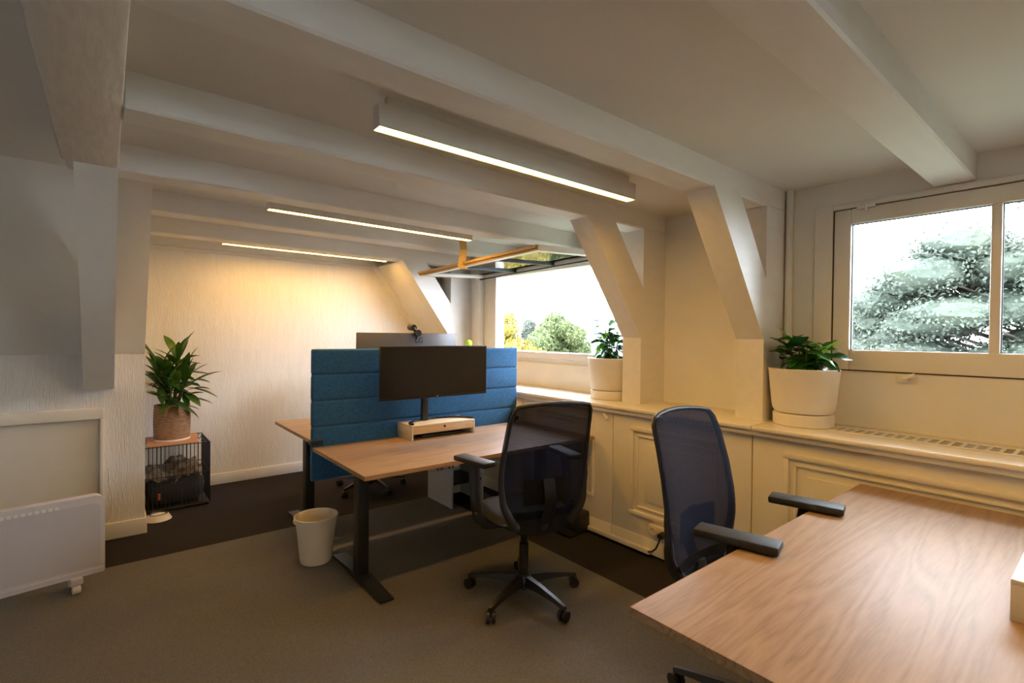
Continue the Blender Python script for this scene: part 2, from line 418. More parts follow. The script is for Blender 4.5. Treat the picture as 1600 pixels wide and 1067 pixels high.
# trusses on the window side: post + strut
def truss(y0, y1, lab):
    t = thing('wall_post', (WX, y0, 1.0), lab, 'post', kind='structure')
    MB().box(3.072, WX, y0, y1, 1.0, 1.497).box(3.092, WX - .001, y0 + .001, y1 - .001, 1.497, BZ + .001).build('post', 'beam', t)
    MB().prism([(3.070, 1.495), (2.473, BZ + .01), (2.762, BZ + .01), (3.094, 1.859), (3.094, 1.495)], 'y', y0, y1).build('strut', 'beam', t)
    return t
truss(1.375, 1.544, 'white post with slanted strut left of the large potted plant')
truss(2.264, 2.430, 'white post with slanted strut right of the middle window')
truss(4.930, 5.080, 'white post with slanted strut left of the middle window')
# slanted lining between the last strut and the far wall
struct('wall_far_slope', MB().prism([(3.085, 1.475), (2.50, BZ), (2.62, BZ), (3.2, 1.475)], 'y', 5.08, FY), 'paint')
struct('trim_2', MB().prism([(3.055, 1.475), (2.43, BZ), (2.52, BZ), (3.12, 1.475)], 'y', FY - .04, FY), 'trim')
# round pipe and casing strip in the corner beside the right window
p = MB().cyl((3.345, 1.348, 1.0), (3.345, 1.348, CZ), .022).build('corner_pipe', 'trim')
tag(p, 'white vertical pipe in the corner beside the right window', 'pipe')
p = MB().box(3.30, WX, 4.66, 4.74, 1.0, CZ, .006).box(3.33, WX, 4.74, 4.84, 1.0, CZ, .006).build('trim_3', 'trim'); tag(p, kind='structure')

# the strut on the left: hangs from the cross beam down to the low wall
o = MB()
L = []
for k in range(9):
    q = k / 8; L.append((3.12 + q * 1.40 + 0.10 * math.sin(q * math.pi), BZ + .02 - q * (BZ + .02 - 1.095)))
o.prism(L + [(4.60, 1.095), (4.60, 1.45), (3.32, BZ + .1), (3.12, BZ + .1)], 'x', -.122, .045)
o = o.build('wall_strut', 'paint'); tag(o, 'white curved strut under the cross beam at the far left', 'strut', None, 'structure')

# panelled cupboard front in the low wall behind the heater
t = thing('wall_cupboard', (-.8, 4.56, .1), 'cream framed cupboard front in the low wall behind the heater', 'cupboard')
MB().box(-1.6, -.012, 4.545, 4.60, .882, .958, .006).build('top_rail', 'cab', t)
MB().box(-.035, -.012, 4.545, 4.60, .09, .882, .004).build('side_stile', 'cab', t)
MB().box(-1.6, -.035, 4.545, 4.60, .09, .14, .004).build('bottom_rail', 'cab', t)
MB().box(-1.6, -.035, 4.578, 4.60, .14, .882).build('panel', 'cab', t)
p = MB().tube([(.012, 4.585, .52), (.018, 4.583, .40), (.035, 4.582, .30), (.03, 4.582, .2), (.008, 4.58, .14), (-.03, 4.57, .12)], .004, 6).build('heater_cord', 'cord_white')
tag(p, 'thin white cord hanging down the low wall beside the heater', 'cord')

# ------------------------------------------------------------------ windows
def window_right(nm, y0, y1, lab, detail=True):
    t = thing(nm, (WX, (y0 + y1) / 2, 1.322), lab, 'window', kind='structure')
    z0, z1 = 1.322, 2.258
    fr = MB()   # casing on the wall
    fr.box(WX - .022, WX, y0 - .10, y0 + .0, z0 - .0, z1 + .035, .004); fr.box(WX - .022, WX, y1 + .003, y1 + .10, 1.0, z1 + .035, .004)
    fr.box(WX - .022, WX, y0, y1 + .003, z1 + .003, z1 + .035, .004)
    fr.build('casing', 'window', t)
    jb = MB()
    jb.box(WX - .02, WX + .13, y0, y0 + .004, z0, z1); jb.box(WX - .02, WX + .13, y1 - .003, y1 + .002, z0, z1)
    jb.box(WX - .005, WX + .13, y0, y1, z1 - .003, z1 + .002); jb.box(WX - .005, WX + .13, y0, y1, z0 - .004, z0 + .003)
    jb.build('joint', 'gap', t)
    sash = MB(); mid = (y0 + y1) / 2 if not detail else .403
    gw = .089
    a, b = WX - .018, WX + .045
    e = .0025
    sash.box(a, b, y1 - gw, y1 - e, z0 + e, z1 - e, .006); sash.box(a, b, y0 + e, y0 + gw, z0 + e, z1 - e, .006)
    sash.box(a, b, y0 + gw, y1 - gw, z1 - gw, z1 - e, .006); sash.box(a, b, y0 + gw, y1 - gw, z0 + e, z0 + .118, .006)
    sash.build('sash_frame', 'window', t)
    edges = []
    ms = [mid] if not detail else [.403, -.208]
    for q in ms:
        MB().box(a, b, q - .02, q + .02, z0 + .118, z1 - gw, .005).build('mullion', 'window', t)
    lim = sorted([y0 + gw] + [v for q in ms for v in (q - .02, q + .02)] + [y1 - gw])
    for i in range(0, len(lim), 2):
        pn = MB().box(WX + .012, WX + .016, lim[i], lim[i + 1], z0 + .118, z1 - gw).build('pane', 'glass', t, smooth=0)
        sl = MB()
        for (u0, u1, v0, v1) in ((lim[i], lim[i] + .004, z0 + .118, z1 - gw), (lim[i + 1] - .004, lim[i + 1], z0 + .118, z1 - gw), (lim[i], lim[i + 1], z0 + .118, z0 + .122), (lim[i], lim[i + 1], z1 - gw - .004, z1 - gw)):
            sl.box(WX + .008, WX + .02, u0, u1, v0, v1)
        sl.build('putty_line', 'seal', pn)
    if detail:
        h = MB().box(WX - .032, WX - .018, .895, .985, z1 - .012, z1 + .012, .003).cyl((WX - .034, .94, z1 - .03), (WX - .034, .94, z1 + .014), .006, 10)
        h.build('hinge', 'window', t)
        l = MB().box(WX - .012, WX, .70, .79, z0 - .055, z0 - .005, .003)
        l.build('latch_plate', 'window', t)
        MB().tube([(WX - .02, .735, z0 - .035), (WX - .045, .75, z0 - .03), (WX - .05, .70, z0 - .005)], [.012, .011, .010], 10).build('latch_handle', 'window', t)
    return t
window_right('window_1', RW[0], RW[1], 'fixed white framed window at the right above the vented sill')
window_right('added_window_side', BW[0], BW[1], 'unseen white framed window added for daylight farther along the window wall behind the camera', False)

t = thing('added_window_back', (-1.9, BY, KW[2]), 'narrow unseen white framed window added for daylight in the wall behind the camera', 'window', kind='structure')
fr = MB()
for a, b, c, d in ((KW[0], KW[0] + .07, KW[2], KW[3]), (KW[1] - .07, KW[1], KW[2], KW[3]), (KW[0] + .07, KW[1] - .07, KW[2], KW[2] + .07), (KW[0] + .07, KW[1] - .07, KW[3] - .07, KW[3])):
    fr.box(a, b, BY - .08, BY + .015, c, d, .005)
fr.build('frame', 'window', t)
KM = (KW[0] + KW[1]) / 2
MB().box(KM - .03, KM + .03, BY - .07, BY + .01, KW[2] + .07, KW[3] - .07, .005).build('mullion', 'window', t)
for a, b in ((KW[0] + .07, KM - .03), (KM + .03, KW[1] - .07)):
    MB().box(a, b, BY - .04, BY - .036, KW[2] + .07, KW[3] - .07).build('pane', 'glass', t, smooth=0)

# middle window: fixed frame, sash swung up and inwards, held by a strap
t = thing('window_2', (WX, 3.5, 1.34), 'open middle window whose sash is swung up under the ceiling', 'window', kind='structure')
fr = MB()
y0, y1, z0, z1 = CW
fr.box(WX - .035, WX + .08, y1 - .06, y1 + .08, z0 - .10, z1 + .06, .006)
fr.box(WX - .02, WX + .08, y0 - .06, y0 + .02, z0 - .10, z1 + .06, .006)
fr.box(WX - .03, WX + .10, y0, y1, z1 - .03, z1 + .06, .006)
fr.box(WX - .035, WX + .10, y0, y1, z0 - .06, z0, .006)
fr.build('frame', 'window', t)
MB().box(WX - .05, WX - .02, y0, y1, z0 - .012, z0 + .002, .004).build('ledge', 'window', t)
MB().box(WX - .026, WX, 2.45, 4.55, 1.0, 1.235, .006).build('apron', 'window', t)
MB().tube([(WX - .04 - .002, 2.93 + .035 * math.cos(a), 1.285 + .018 * math.sin(a)) for a in [k * math.pi / 8 for k in range(16)]], .004, 6, closed=True).build('ring_latch', 'window', t)
# open sash: nearly horizontal
SX0, SX1, SY0, SY1 = 2.52, WX - .02, 2.80, 4.62
def sz(x, y): return 2.145 + (x - SX0) * .045 - (y - SY0) * .022
def slab(mb, xa, xb, ya, yb, th, dz=0.0):
    vs = []
    for z in (0, th):
        for (x, y) in ((xa, ya), (xb, ya), (xb, yb), (xa, yb)):
            vs.append(mb.bm.verts.new((x, y, sz(x, y) + dz + z)))
    for f in ((0, 3, 2, 1), (4, 5, 6, 7), (0, 1, 5, 4), (1, 2, 6, 5), (2, 3, 7, 6), (3, 0, 4, 7)):
        mb.bm.faces.new([vs[i] for i in f])
fw = .065
sash = MB(); slab(sash, SX0, SX0 + fw, SY0, SY1, .045); slab(sash, SX1 - fw, SX1, SY0, SY1, .045)
slab(sash, SX0 + fw, SX1 - fw, SY0, SY0 + fw, .045); slab(sash, SX0 + fw, SX1 - fw, SY1 - fw, SY1, .045)
sash = sash.build('open_sash', 'window', t)
sash['label'] = 'wooden window sash swung up to horizontal'
wd = MB(); slab(wd, SX0 - .022, SX0, SY0, SY1, .022, .018); wd.build('edge_strip', 'sash_wood', sash)
wd = MB(); slab(wd, SX0 - .010, SX0, SY0, SY1, .014, .0); wd.build('edge_strip', 'sash_wood', sash)
pw = (SY1 - SY0 - 2 * fw) / 3
for k in range(3):
    ya = SY0 + fw + k * pw
    pg = MB(); slab(pg, SX0 + fw, SX1 - fw, ya, ya + pw, .004, .018); pg.build('pane', 'glass', sash, smooth=0)
    if k:
        mu = MB(); slab(mu, SX0 + fw, SX1 - fw, ya - .012, ya + .012, .03, .002); mu.build('muntin', 'seal', sash)
dk = MB(); slab(dk, SX1 - fw - .012, SX1 - fw + .02, SY0, SY1, .012, -.014); dk.build('seal_strip', 'seal', sash)

st = MB()
pts = [(2.49, 3.80, CZ), (2.50, 3.80, 2.36), (2.512, 3.80, 2.28), (2.505, 3.80, 2.20), (2.49, 3.80, 2.13), (2.50, 3.80, 2.108), (2.53, 3.80, 2.105)]
for k in range(len(pts) - 1):
    a, b = Vector(pts[k]), Vector(pts[k + 1]); n = (b - a).cross(Vector((-.68, .73, 0))).normalized() * .003
    vs = [st.bm.verts.new(q) for q in (a - n + Vector((.022, -.024, 0)), a - n + Vector((-.022, .024, 0)), b - n + Vector((-.022, .024, 0)), b - n + Vector((.022, -.024, 0)), a + n + Vector((.022, -.024, 0)), a + n + Vector((-.022, .024, 0)), b + n + Vector((-.022, .024, 0)), b + n + Vector((.022, -.024, 0)))]
    for f in ((0, 1, 2, 3), (4, 7, 6, 5), (0, 4, 5, 1), (1, 5, 6, 2), (2, 6, 7, 3), (3, 7, 4, 0)): st.bm.faces.new([vs[i] for i in f])
tag(st.build('strap', 'strap'), 'yellow strap hanging from the ceiling and holding up the open sash', 'strap')

# ------------------------------------------------------------------ cabinets under the sill
CX = 2.90
def moulding(mb, ya, yb, za, zb, w=.03, pr=.016):
    for (a, b, c, d) in ((ya, yb, zb - w, zb), (ya, yb, za, za + w), (ya, ya + w, za + w, zb - w), (yb - w, yb, za + w, zb - w)):
        mb.box(CX - pr, CX + .002, a, b, c, d, .005)
    q = .055
    for (a, b, c, d) in ((ya + q, yb - q, zb - q - .012, zb - q), (ya + q, yb - q, za + q, za + q + .012), (ya + q, ya + q + .012, za + q, zb - q), (yb - q - .012, yb - q, za + q, zb - q)):
        mb.box(CX - pr * .6, CX + .002, a, b, c, d, .003)
def cabinet(y0, y1, lab, m0, m1, mz0, mz1, knob=None, group='panelled cabinets under the window sill'):
    t = thing('panelled_cabinet', (CX + .2, (y0 + y1) / 2, 0), lab, 'cabinet', group=group)
    MB().box(CX + .02, WX - .002, y0 + .001, y1 - .001, 0.0, .972).build('body', 'cab', t)
    d = MB().box(CX, CX + .019, y0 + .003, y1 - .003, .012, .968, .003).build('door', 'cab', t)
    mb = MB(); moulding(mb, m0, m1, mz0, mz1); mb.build('moulding', 'cab', d)
    a, b, c, e = m0 + .12, m1 - .12, mz0 + .11, mz1 - .11
    f = MB()
    f.box(CX - .006, CX + .002, a, b, c, e, .004); f.build('raised_field', 'cab', d)
    MB().box(CX - .008, CX + .001, y0 + .003, y1 - .003, .012, .115, .004).build('plinth', 'cab', t)
    if knob:
        MB().cyl((CX, knob[0], knob[1]), (CX - .02, knob[0], knob[1]), .008, 10).tube([(CX - .022, knob[0] + .022, knob[1] + .018), (CX - .026, knob[0] - .018, knob[1] - .016)], [.010, .013], 10).build('knob', 'cab', d)
    return t
cabinet(-2.4, -.62, 'panelled cream cabinet under the sill behind the camera', -2.2, -.8, .25, .872)
cabinet(-.62, 1.352, 'wide panelled cream cabinet below the vented sill behind the near desk', -.42, 1.178, .25, .876)
cabinet(1.352, 2.373, 'panelled cream cabinet behind the mesh chair at the near desk, with the socket strip', 1.515, 2.21, .25, .868)
cabinet(2.373, 3.40, 'panelled cream cabinet with a slanted knob behind the front desk', 2.557, 3.22, .275, .891, (2.423, .909))
cabinet(3.40, 4.45, 'panelled cream cabinet hidden behind the blue divider', 3.58, 4.27, .275, .885)
cabinet(4.45, FY, 'panelled cream cabinet in the far corner', 4.62, 5.48, .275, .885)
t = thing('sill_counter', (3.1, 1.6, .972), 'long glossy cream window sill running over all the cabinets', 'window sill')
MB().box(2.85, WX, BY + .2, 1.338, .974, 1.0, .008, 3).build('sill_board', 'sill', t)
MB().box(2.852, WX, 1.342, FY, .974, 1.002, .008, 3).build('sill_board', 'sill', t)
MB().box(2.868, 2.90, BY + .2, FY, .945, .974, .006).build('sill_moulding', 'cab', t)
vg = MB().box(3.085, 3.235, -.50, 1.01, .9985, 1.002).build('vent_grille', 'ventgrey', t)
NV = 34; step = 1.51 / NV
for k in range(NV + 1):
    y = -.50 + k * step
    MB().box(3.085, 3.235, y - .008, y + .008, 1.0, 1.006, .002, 1).build('vent_slat', 'sill', vg)
MB().box(3.070, 3.087, -.52, 1.03, 1.0, 1.006, .002, 1).box(3.233, 3.25, -.52, 1.03, 1.0, 1.006, .002, 1).build('vent_rim', 'sill', vg)

# sockets, plug and duct
t = thing('socket_strip', (CX, 1.91, .16), 'cream wall socket strip with a black plug low on the cabinet', 'socket')
MB().box(CX - .035, CX - .002, 1.76, 2.030, .160, .228, .005).build('housing', 'socket', t)
for y in (1.99, 1.912, 1.832):
    MB().tube([(CX - .036, y + .024 * math.cos(a), .192 + .024 * math.sin(a)) for a in [k * math.pi / 10 for k in range(20)]], .003, 6, closed=True).build('socket_ring', 'socket', t)
t2 = thing('power_plug', (CX - .05, 1.912, .19), 'black plug and short cord in the socket strip', 'plug')
MB().cyl((CX - .037, 1.912, .190), (CX - .075, 1.912, .188), .021, 14).build('plug', 'black_plastic', t2)
MB().tube([(CX - .07, 1.912, .185), (CX - .08, 1.915, .15), (CX - .075, 1.94, .10), (CX - .06, 1.98, .062), (CX - .045, 2.02, .045)], .006, 8).build('cord', 'black_plastic', t2)
p = MB().box(CX - .045, CX - .010, 2.015, 2.585, .022, .055, .006).build('cable_duct', 'socket')
tag(p, 'cream cable duct along the foot of the cabinets', 'cable duct')

# ------------------------------------------------------------------ lamps
def lamp(y, lab):
    t = thing('strip_lamp', (1.605, y, BZ), lab, 'ceiling lamp', group='white linear ceiling lamps')
    x0, x1 = .812, 2.398
    h = MB().box(x0, x1, y, y + .005, BZ, 2.392, .001, 1).box(x0, x1, y + .059, y + .064, BZ, 2.392, .001, 1).box(x0, x1, y + .005, y + .059, 2.33, 2.392)
    h.build('housing', 'lampwhite', t)
    for a, b in ((x0, x0 + .004), (x1 - .004, x1)):
        MB().box(a, b, y + .005, y + .059, BZ + .001, 2.33).build('end_cap', 'lampwhite', t)
    MB().box(x0 + .004, x1 - .004, y + .005, y + .059, BZ + .003, BZ + .008).build('diffuser', 'led', t)
    MB().box(x0 + .04, x1 - .04, y + .018, y + .046, 2.392, CZ).build('mounting_rail', 'lampwhite', t)
lamp(1.818, 'large white strip lamp glowing warm, nearest in view')
lamp(3.49, 'middle of the three glowing strip lamps in view')
lamp(5.13, 'farthest of the three glowing strip lamps, washing the far wall')
lamp(.03, 'strip lamp overhead above the near desk, out of view')

# ------------------------------------------------------------------ desks
def desk(x0, x1, y0, y1, z, lab, legx, front, group='sit-stand desks'):
    t = thing('standing_desk', ((x0 + x1) / 2, (y0 + y1) / 2, 0), lab, 'desk', group=group)
    MB().box(x0, x1, y0, y1, z - .025, z, .002, 2).build('desktop', 'oak', t)
    eb = MB().box(x0 - .0015, x0, y0 - .0015, y1 + .0015, z - .0245, z - .0005).box(x1, x1 + .0015, y0 - .0015, y1 + .0015, z - .0245, z - .0005)
    eb.box(x0, x1, y0 - .0015, y0, z - .0245, z - .0005).box(x0, x1, y1, y1 + .0015, z - .0245, z - .0005).build('edge_band', 'oak_edge', t)
    yc = (y0 + y1) / 2
    for lx in legx:
        MB().box(lx - .033, lx + .033, yc - .042, yc + .042, .03, z - .09, .004).build('leg_column', 'black_metal', t)
        MB().box(lx - .024, lx + .024, yc - .032, yc + .032, z - .09, z - .04, .003).build('leg_inner', 'black_metal', t)
        ft = MB().prism([(y0 + .05, .012), (y0 + .05, .022), (yc - .10, .040), (yc + .10, .040), (y1 - .05, .022), (y1 - .05, .012)], 'x', lx - .04, lx + .04)
        f = ft.build('foot', 'black_metal', t)
        for yy in (y0 + .09, y1 - .09):
            MB().cyl((lx, yy, .006), (lx, yy, .014), .018, 12).build('glide', 'black_plastic', f)
        br = MB().prism([(y0 + .10, z - .026), (y1 - .10, z - .026), (y1 - .10, z - .034), (yc + .10, z - .06), (yc - .10, z - .06), (y0 + .10, z - .034)], 'x', lx - .03, lx + .03)
        br.build('side_bracket', 'black_metal', t)
    MB().box(legx[0], legx[1], yc - .03, yc + .03, z - .075, z - .035, .003).build('crossbar', 'black_metal', t)
    return t
D1Z = .748
d1 = desk(1.058, 2.858, 2.518, 3.365, D1Z, 'oak sit-stand desk in front of the blue divider', (1.215, 2.70), -1)
cp = MB().box(1.47, 1.66, 2.535, 2.60, D1Z - .05, D1Z - .026, .003).build('control_panel', 'silver', d1)
for k in range(7): MB().cyl((1.485 + k * .026, 2.533, D1Z - .038), (1.485 + k * .026, 2.536, D1Z - .038), .006, 10).build('button', 'black_plastic' if k % 3 else 'white_lam', cp)
d2 = desk(1.08, 2.86, 3.50, 4.40, .775, 'oak sit-stand desk half hidden behind the blue divider', (1.21, 2.70), 1)
MB().box(1.10, 1.12, 3.50, 3.53, .60, .70, .004).build('switch_box', 'white_lam', d2)
d3 = desk(1.058, 2.845, -.02, .800, .80, 'oak sit-stand desk with a broad sheen in the right foreground', (1.30, 2.60), -1)
d3['label'] = 'oak sit-stand desk with a broad sheen in the right foreground'

# ------------------------------------------------------------------ blue divider
t = thing('desk_divider', (1.95, 3.43, .507), 'blue felt divider screen with horizontal seams between two desks', 'desk divider')
zs = [.507, .69, .870, 1.046, 1.222, 1.397]
for a, b in zip(zs, zs[1:]):
    MB().box(1.062, 2.835, 3.402, 3.448, a + .0015, b - .0015, .017, 4).build('padded_band', 'blue', t)
MB().box(1.066, 2.831, 3.413, 3.437, .51, 1.394).build('core_board', 'blue', t)
for x in (1.085, 2.80):
    MB().box(x - .03, x + .05, 3.395, 3.455, .752, .785, .003).build('clamp', 'black_metal', t)

# ------------------------------------------------------------------ monitors, risers, webcam
def monitor(loc, w, h, zb, back, lab, fy=.05, fd=.165, fx=.085):
    """local: screen faces -y; zb height of lower edge above the foot plane"""
    t = thing('monitor', loc, lab, 'monitor', rotz=math.pi if back else 0.0)
    L = dict(world=False)
    MB().box(-w / 2, w / 2, 0, .022, zb, zb + h, .004).build('casing', 'mon_black' if not back else 'mon_grey', t, **L)
    MB().box(-w / 2 + .006, w / 2 - .006, -.0015, .002, zb + .020, zb + h - .006).build('screen', 'screen', t, **L)
    MB().box(-w * .28, w * .28, .022, .055, zb + .06, zb + h - .135, .02, 3).build('rear_housing', 'mon_black' if not back else 'mon_grey', t, **L)
    py = fy + fd - .03
    MB().box(-.026, .026, py - .015, py + .015, .002, zb + h * .55, .006).build('stand_pole', 'mon_black', t, **L)
    if py > .06: MB().box(-.022, .022, .05, py, zb + h * .48, zb + h * .55, .005).build('stand_neck', 'mon_black', t, **L)
    arc = MB(); pts = []
    for k in range(17):
        a = math.pi * (k / 16)
        pts.append((fx + .258 * math.cos(a), fy + fd * math.sin(a), .008))
    arc.tube(pts, .016, 8, flat=(1.0, .45)); arc.build('stand_foot', 'mon_black', t, **L)
    text_mesh('logo', 'LG', .012, .0003, 'logo_light', t, (0, -.0005, zb + .010), (R(90), 0, 0), .0004)
    if back:
        text_mesh('logo', 'LG', .062, .0006, 'logo', t, (-.085, .0225, zb + h - .062), (R(90), 0, R(180)), .0008)
    return t
RT = D1Z + .105
def riser(x0, x1, y0, y1, z, lab, flip=False):
    t = thing('monitor_riser', ((x0 + x1) / 2, (y0 + y1) / 2, z), lab, 'monitor stand')
    th = .012; h = .105
    MB().box(x0, x1, y0, y1, z + h - th, z + h, .0015).build('top', 'riser_white', t)
    MB().box(x0, x0 + th, y0, y1, z, z + h - th, .0015).build('side', 'riser_white', t)
    MB().box(x1 - th, x1, y0, y1, z, z + h - th, .0015).build('side', 'riser_white', t)
    MB().box(x0 + th, x1 - th, y0 + .01, y1, z + .040, z + .048).build('shelf', 'riser_white', t)
    fy = (lambda v: y0 + y1 - v) if flip else (lambda v: v)
    d = MB().box(x0 + th + .002, x1 - th - .002, *sorted((fy(y0 + .001), fy(y0 + .013))), z + .046, z + h - th - .002, .0015).build('drawer_front', 'riser_wood', t)
    xc = (x0 + x1) / 2
    MB().cyl((xc, fy(y0 - .0005), z + h - th - .014), (xc, fy(y0 + .006), z + h - th - .014), .010, 16).build('finger_hole', 'gap', d)
    return t
riser(1.675, 2.212, 3.165, 3.395, D1Z, 'pale monitor riser with a birch drawer on the front desk')
p = MB().box(1.78, 2.10, 3.20, 3.36, D1Z, D1Z + .022, .006).build('laptop', 'black_plastic')
tag(p, 'flat black device lying under the monitor riser', 'laptop')
monitor((1.862, 3.140, RT), .880, .372, .195, False, 'wide dark monitor facing the camera on the pale riser')
m2 = monitor((1.94, 3.74, .775), .897, .385, .352, True, 'wide monitor seen from its grey back behind the divider')
t = thing('webcam', (1.99, 3.70, 1.45), 'round black webcam clipped on the far monitor', 'webcam')
MB().cyl((1.965, 3.695, 1.556), (1.965, 3.765, 1.561), .026, 20).build('body', 'black_plastic', t)
MB().cyl((1.995, 3.672, 1.512), (1.995, 3.706, 1.512), .028, 20).build('clip_joint', 'black_plastic', t)
MB().tube([(1.965, 3.70, 1.548), (1.985, 3.70, 1.530), (1.995, 3.697, 1.505), (1.99, 3.698, 1.46)], [.014, .014, .012, .009], 10).build('clip', 'black_plastic', t)
MB().cyl((1.975, 3.6955, 1.556), (1.975, 3.694, 1.556), .006, 10).build('mark', 'logo_light', t)

# near riser at the right edge of the photograph
riser(1.759, 2.25, -.30, .172, .80, 'pale monitor riser at the right edge of the near desk', True)
monitor((2.03, -.02, .905), .880, .372, .195, True, 'wide monitor on the near riser, just past the right edge of the photograph', -.16, .245, 0)

# ------------------------------------------------------------------ office chairs (local: sitter faces +y, hub at origin)
def bprof(z):   # depth of backrest surface at height z
    P = [(.46, -.20), (.55, -.225), (.66, -.215), (.78, -.225), (.90, -.248), (1.02, -.280), (1.125, -.318)]
    for (a, b), (c, d) in zip(P, P[1:]):
        if z <= c:
            q = (z - a) / (c - a); q = max(0, q); return b + (d - b) * q
    return P[-1][1]
def bhalf(z):
    P = [(.46, .150), (.52, .200), (.60, .243), (.72, .256), (.90, .248), (1.04, .238), (1.09, .231), (1.115, .220), (1.125, .204)]
    for (a, b), (c, d) in zip(P, P[1:]):
        if z <= c:
            q = max(0, (z - a) / (c - a)); return b + (d - b) * q
    return P[-1][1]
def office_chair(loc, rot, dz, lab, legrot, toe=(0, 0)):
    t = thing('office_chair', loc, lab, 'office chair', rotz=rot, group='black mesh office chairs')
    L = dict(world=False)
    hub = MB().lathe([(.028, .045), (.045, .06), (.047, .115), (.036, .135)], n=20, cap1=True).build('hub', 'black_plastic', t, **L)
    for k in range(5):
        a = legrot + k * 2 * math.pi / 5 - rot
        m = Matrix.Rotation(a, 4, 'Z')
        lg = MB()
        prof = [(.03, .075, .128, .028), (.14, .082, .118, .022), (.25, .078, .100, .018), (.315, .068, .088, .016), (.335, .066, .082, .012)]
        rings = []
        for (x, za, zb, w) in prof:
            rings.append([lg.bm.verts.new(m @ Vector(v)) for v in ((x, -w, za), (x, w, za), (x, w * .6, zb), (x, -w * .6, zb))])
        for A, B in zip(rings, rings[1:]):
            for i in range(4): lg.bm.faces.new((A[i], A[(i + 1) % 4], B[(i + 1) % 4], B[i]))
        lg.bm.faces.new(rings[0][::-1]); lg.bm.faces.new(rings[-1])
        leg = lg.build('leg', 'black_plastic', t, **L)
        c = MB(); sw = a + 1.1 * (k + 1)
        cx, cy = .325 * math.cos(a), .325 * math.sin(a)
        dx, dy = math.cos(sw), math.sin(sw)
        for s in (-1, 1):
            c.cyl((cx + dx * .006 * s, cy + dy * .006 * s, .031), (cx + dx * .024 * s, cy + dy * .024 * s, .031), .029, 16)
        c.cyl((cx, cy, .03), (cx, cy, .075), .008, 8)
        c.build('caster', 'black_plastic', leg, **L)
    MB().lathe([(.027, .12), (.027, .30 + dz * .5), (.020, .302 + dz * .5), (.020, .40 + dz)], n=18, cap1=True).build('gas_column', 'black_plastic', t, **L)
    MB().box(-.10, .10, -.14, .10, .395 + dz, .445 + dz, .012).build('tilt_mechanism', 'black_plastic', t, **L)
    for s in (-1, 1):
        MB().tube([(s * .08, .04, .415 + dz), (s * .20, .05, .405 + dz), (s * .245, .05, .40 + dz)], [.006, .007, .014], 8).build('lever', 'black_plastic', t, **L)
    # seat
    def seat(u, v, top):
        x = (u - .5) * 2; y = (v - .5) * 2
        r = max(abs(x), abs(y)); k = (abs(x) ** 4 + abs(y) ** 4) ** .25
        sc = r / k if k > 0 else 1
        X, Y = x * sc * .245, y * sc * .245 + .025
        e = max(0, 1 - k ** 6)
        z = .478 + dz + (.045 * e ** .5 - .012 * max(0, y) ** 3 - .01 * (1 - abs(x)) if top else -.03 * e ** .5)
        return (X, Y, z)
    sb = MB().grid(lambda u, v: seat(u, v, True), 16, 16).grid(lambda u, v: seat(u, v, False), 16, 16)
    bmesh.ops.remove_doubles(sb.bm, verts=sb.bm.verts[:], dist=.0008)
    sb.build('seat', 'seat_fabric', t, smooth=60, **L)
    # backrest mesh
    Z0, Z1 = .50, 1.125
    def mesh_pt(u, v, off=0.0):
        z = Z0 + (Z1 - Z0) * v; w = bhalf(z) + .006; x = (u - .5) * 2
        return (x * w, bprof(z) - .032 * (1 - x * x) - .030 * max(0, abs(x) - .9) * 4, z + dz + (.018 * (1 - x * x) * (v ** 8)))
    MB().grid(lambda u, v: mesh_pt(u, v), 14, 22).build('mesh_back', 'chair_mesh', t, smooth=60, **L)
    # frame loop
    loop = []
    for k in range(24):
        z = .475 + (1.120 - .475) * k / 23; loop.append((bhalf(z) - .006, bprof(z) - .026, z + dz))
    left = [(-x, y, z) for (x, y, z) in loop]
    topc = [(bhalf(1.125) * q, bprof(1.125) - .026 - .032 * (1 - q * q), 1.122 + dz + .018 * (1 - q * q)) for q in (.75, .4, 0, -.4, -.75)]
    fr = MB(); ring = loop + topc + left[::-1]
    rad = []
    for (x, y, z) in ring:
        q = (z - dz - .475) / .67; rad.append(.027 - .0165 * min(1, q * 2.2) if q < .45 else .0105)
    fr.tube(ring, rad, 8, flat=(1.0, 1.0)); fr.build('back_frame', 'grey_plastic', t, smooth=50, **L)
    # lower wide cross piece, spine and lumbar pad behind the mesh
    lb = MB().grid(lambda u, v: ((u - .5) * 2 * (.150 + .06 * v), -.205 - .030 * (1 - ((u - .5) * 2) ** 2) - .012, .452 + dz + .105 * v - .03 * (1 - ((u - .5) * 2) ** 2) * (1 - v)), 12, 3, .018)
    lb.build('lower_bow', 'grey_plastic', t, smooth=50, **L)
    sp = MB().grid(lambda u, v: ((u - .5) * 2 * (.040 - .008 * v), -.262 - .052 * math.sin(v * 2.6), .49 + dz + .245 * v), 4, 10, .014)
    sp.build('spine', 'grey_plastic', t, smooth=50, **L)
    MB().grid(lambda u, v: ((u - .5) * 2 * .135, -.262 - .018 * (1 - ((u - .5) * 2) ** 2), .60 + dz + .135 * v), 10, 4, .010).build('lumbar_pad', 'black_plastic', t, **L)
    MB().tube([(0, -.06, .42 + dz), (0, -.16, .42 + dz), (0, -.235, .46 + dz), (0, -.245, .52 + dz)], [.03, .03, .028, .02], 10, flat=(1.3, .6)).build('back_carrier', 'grey_plastic', t, **L)
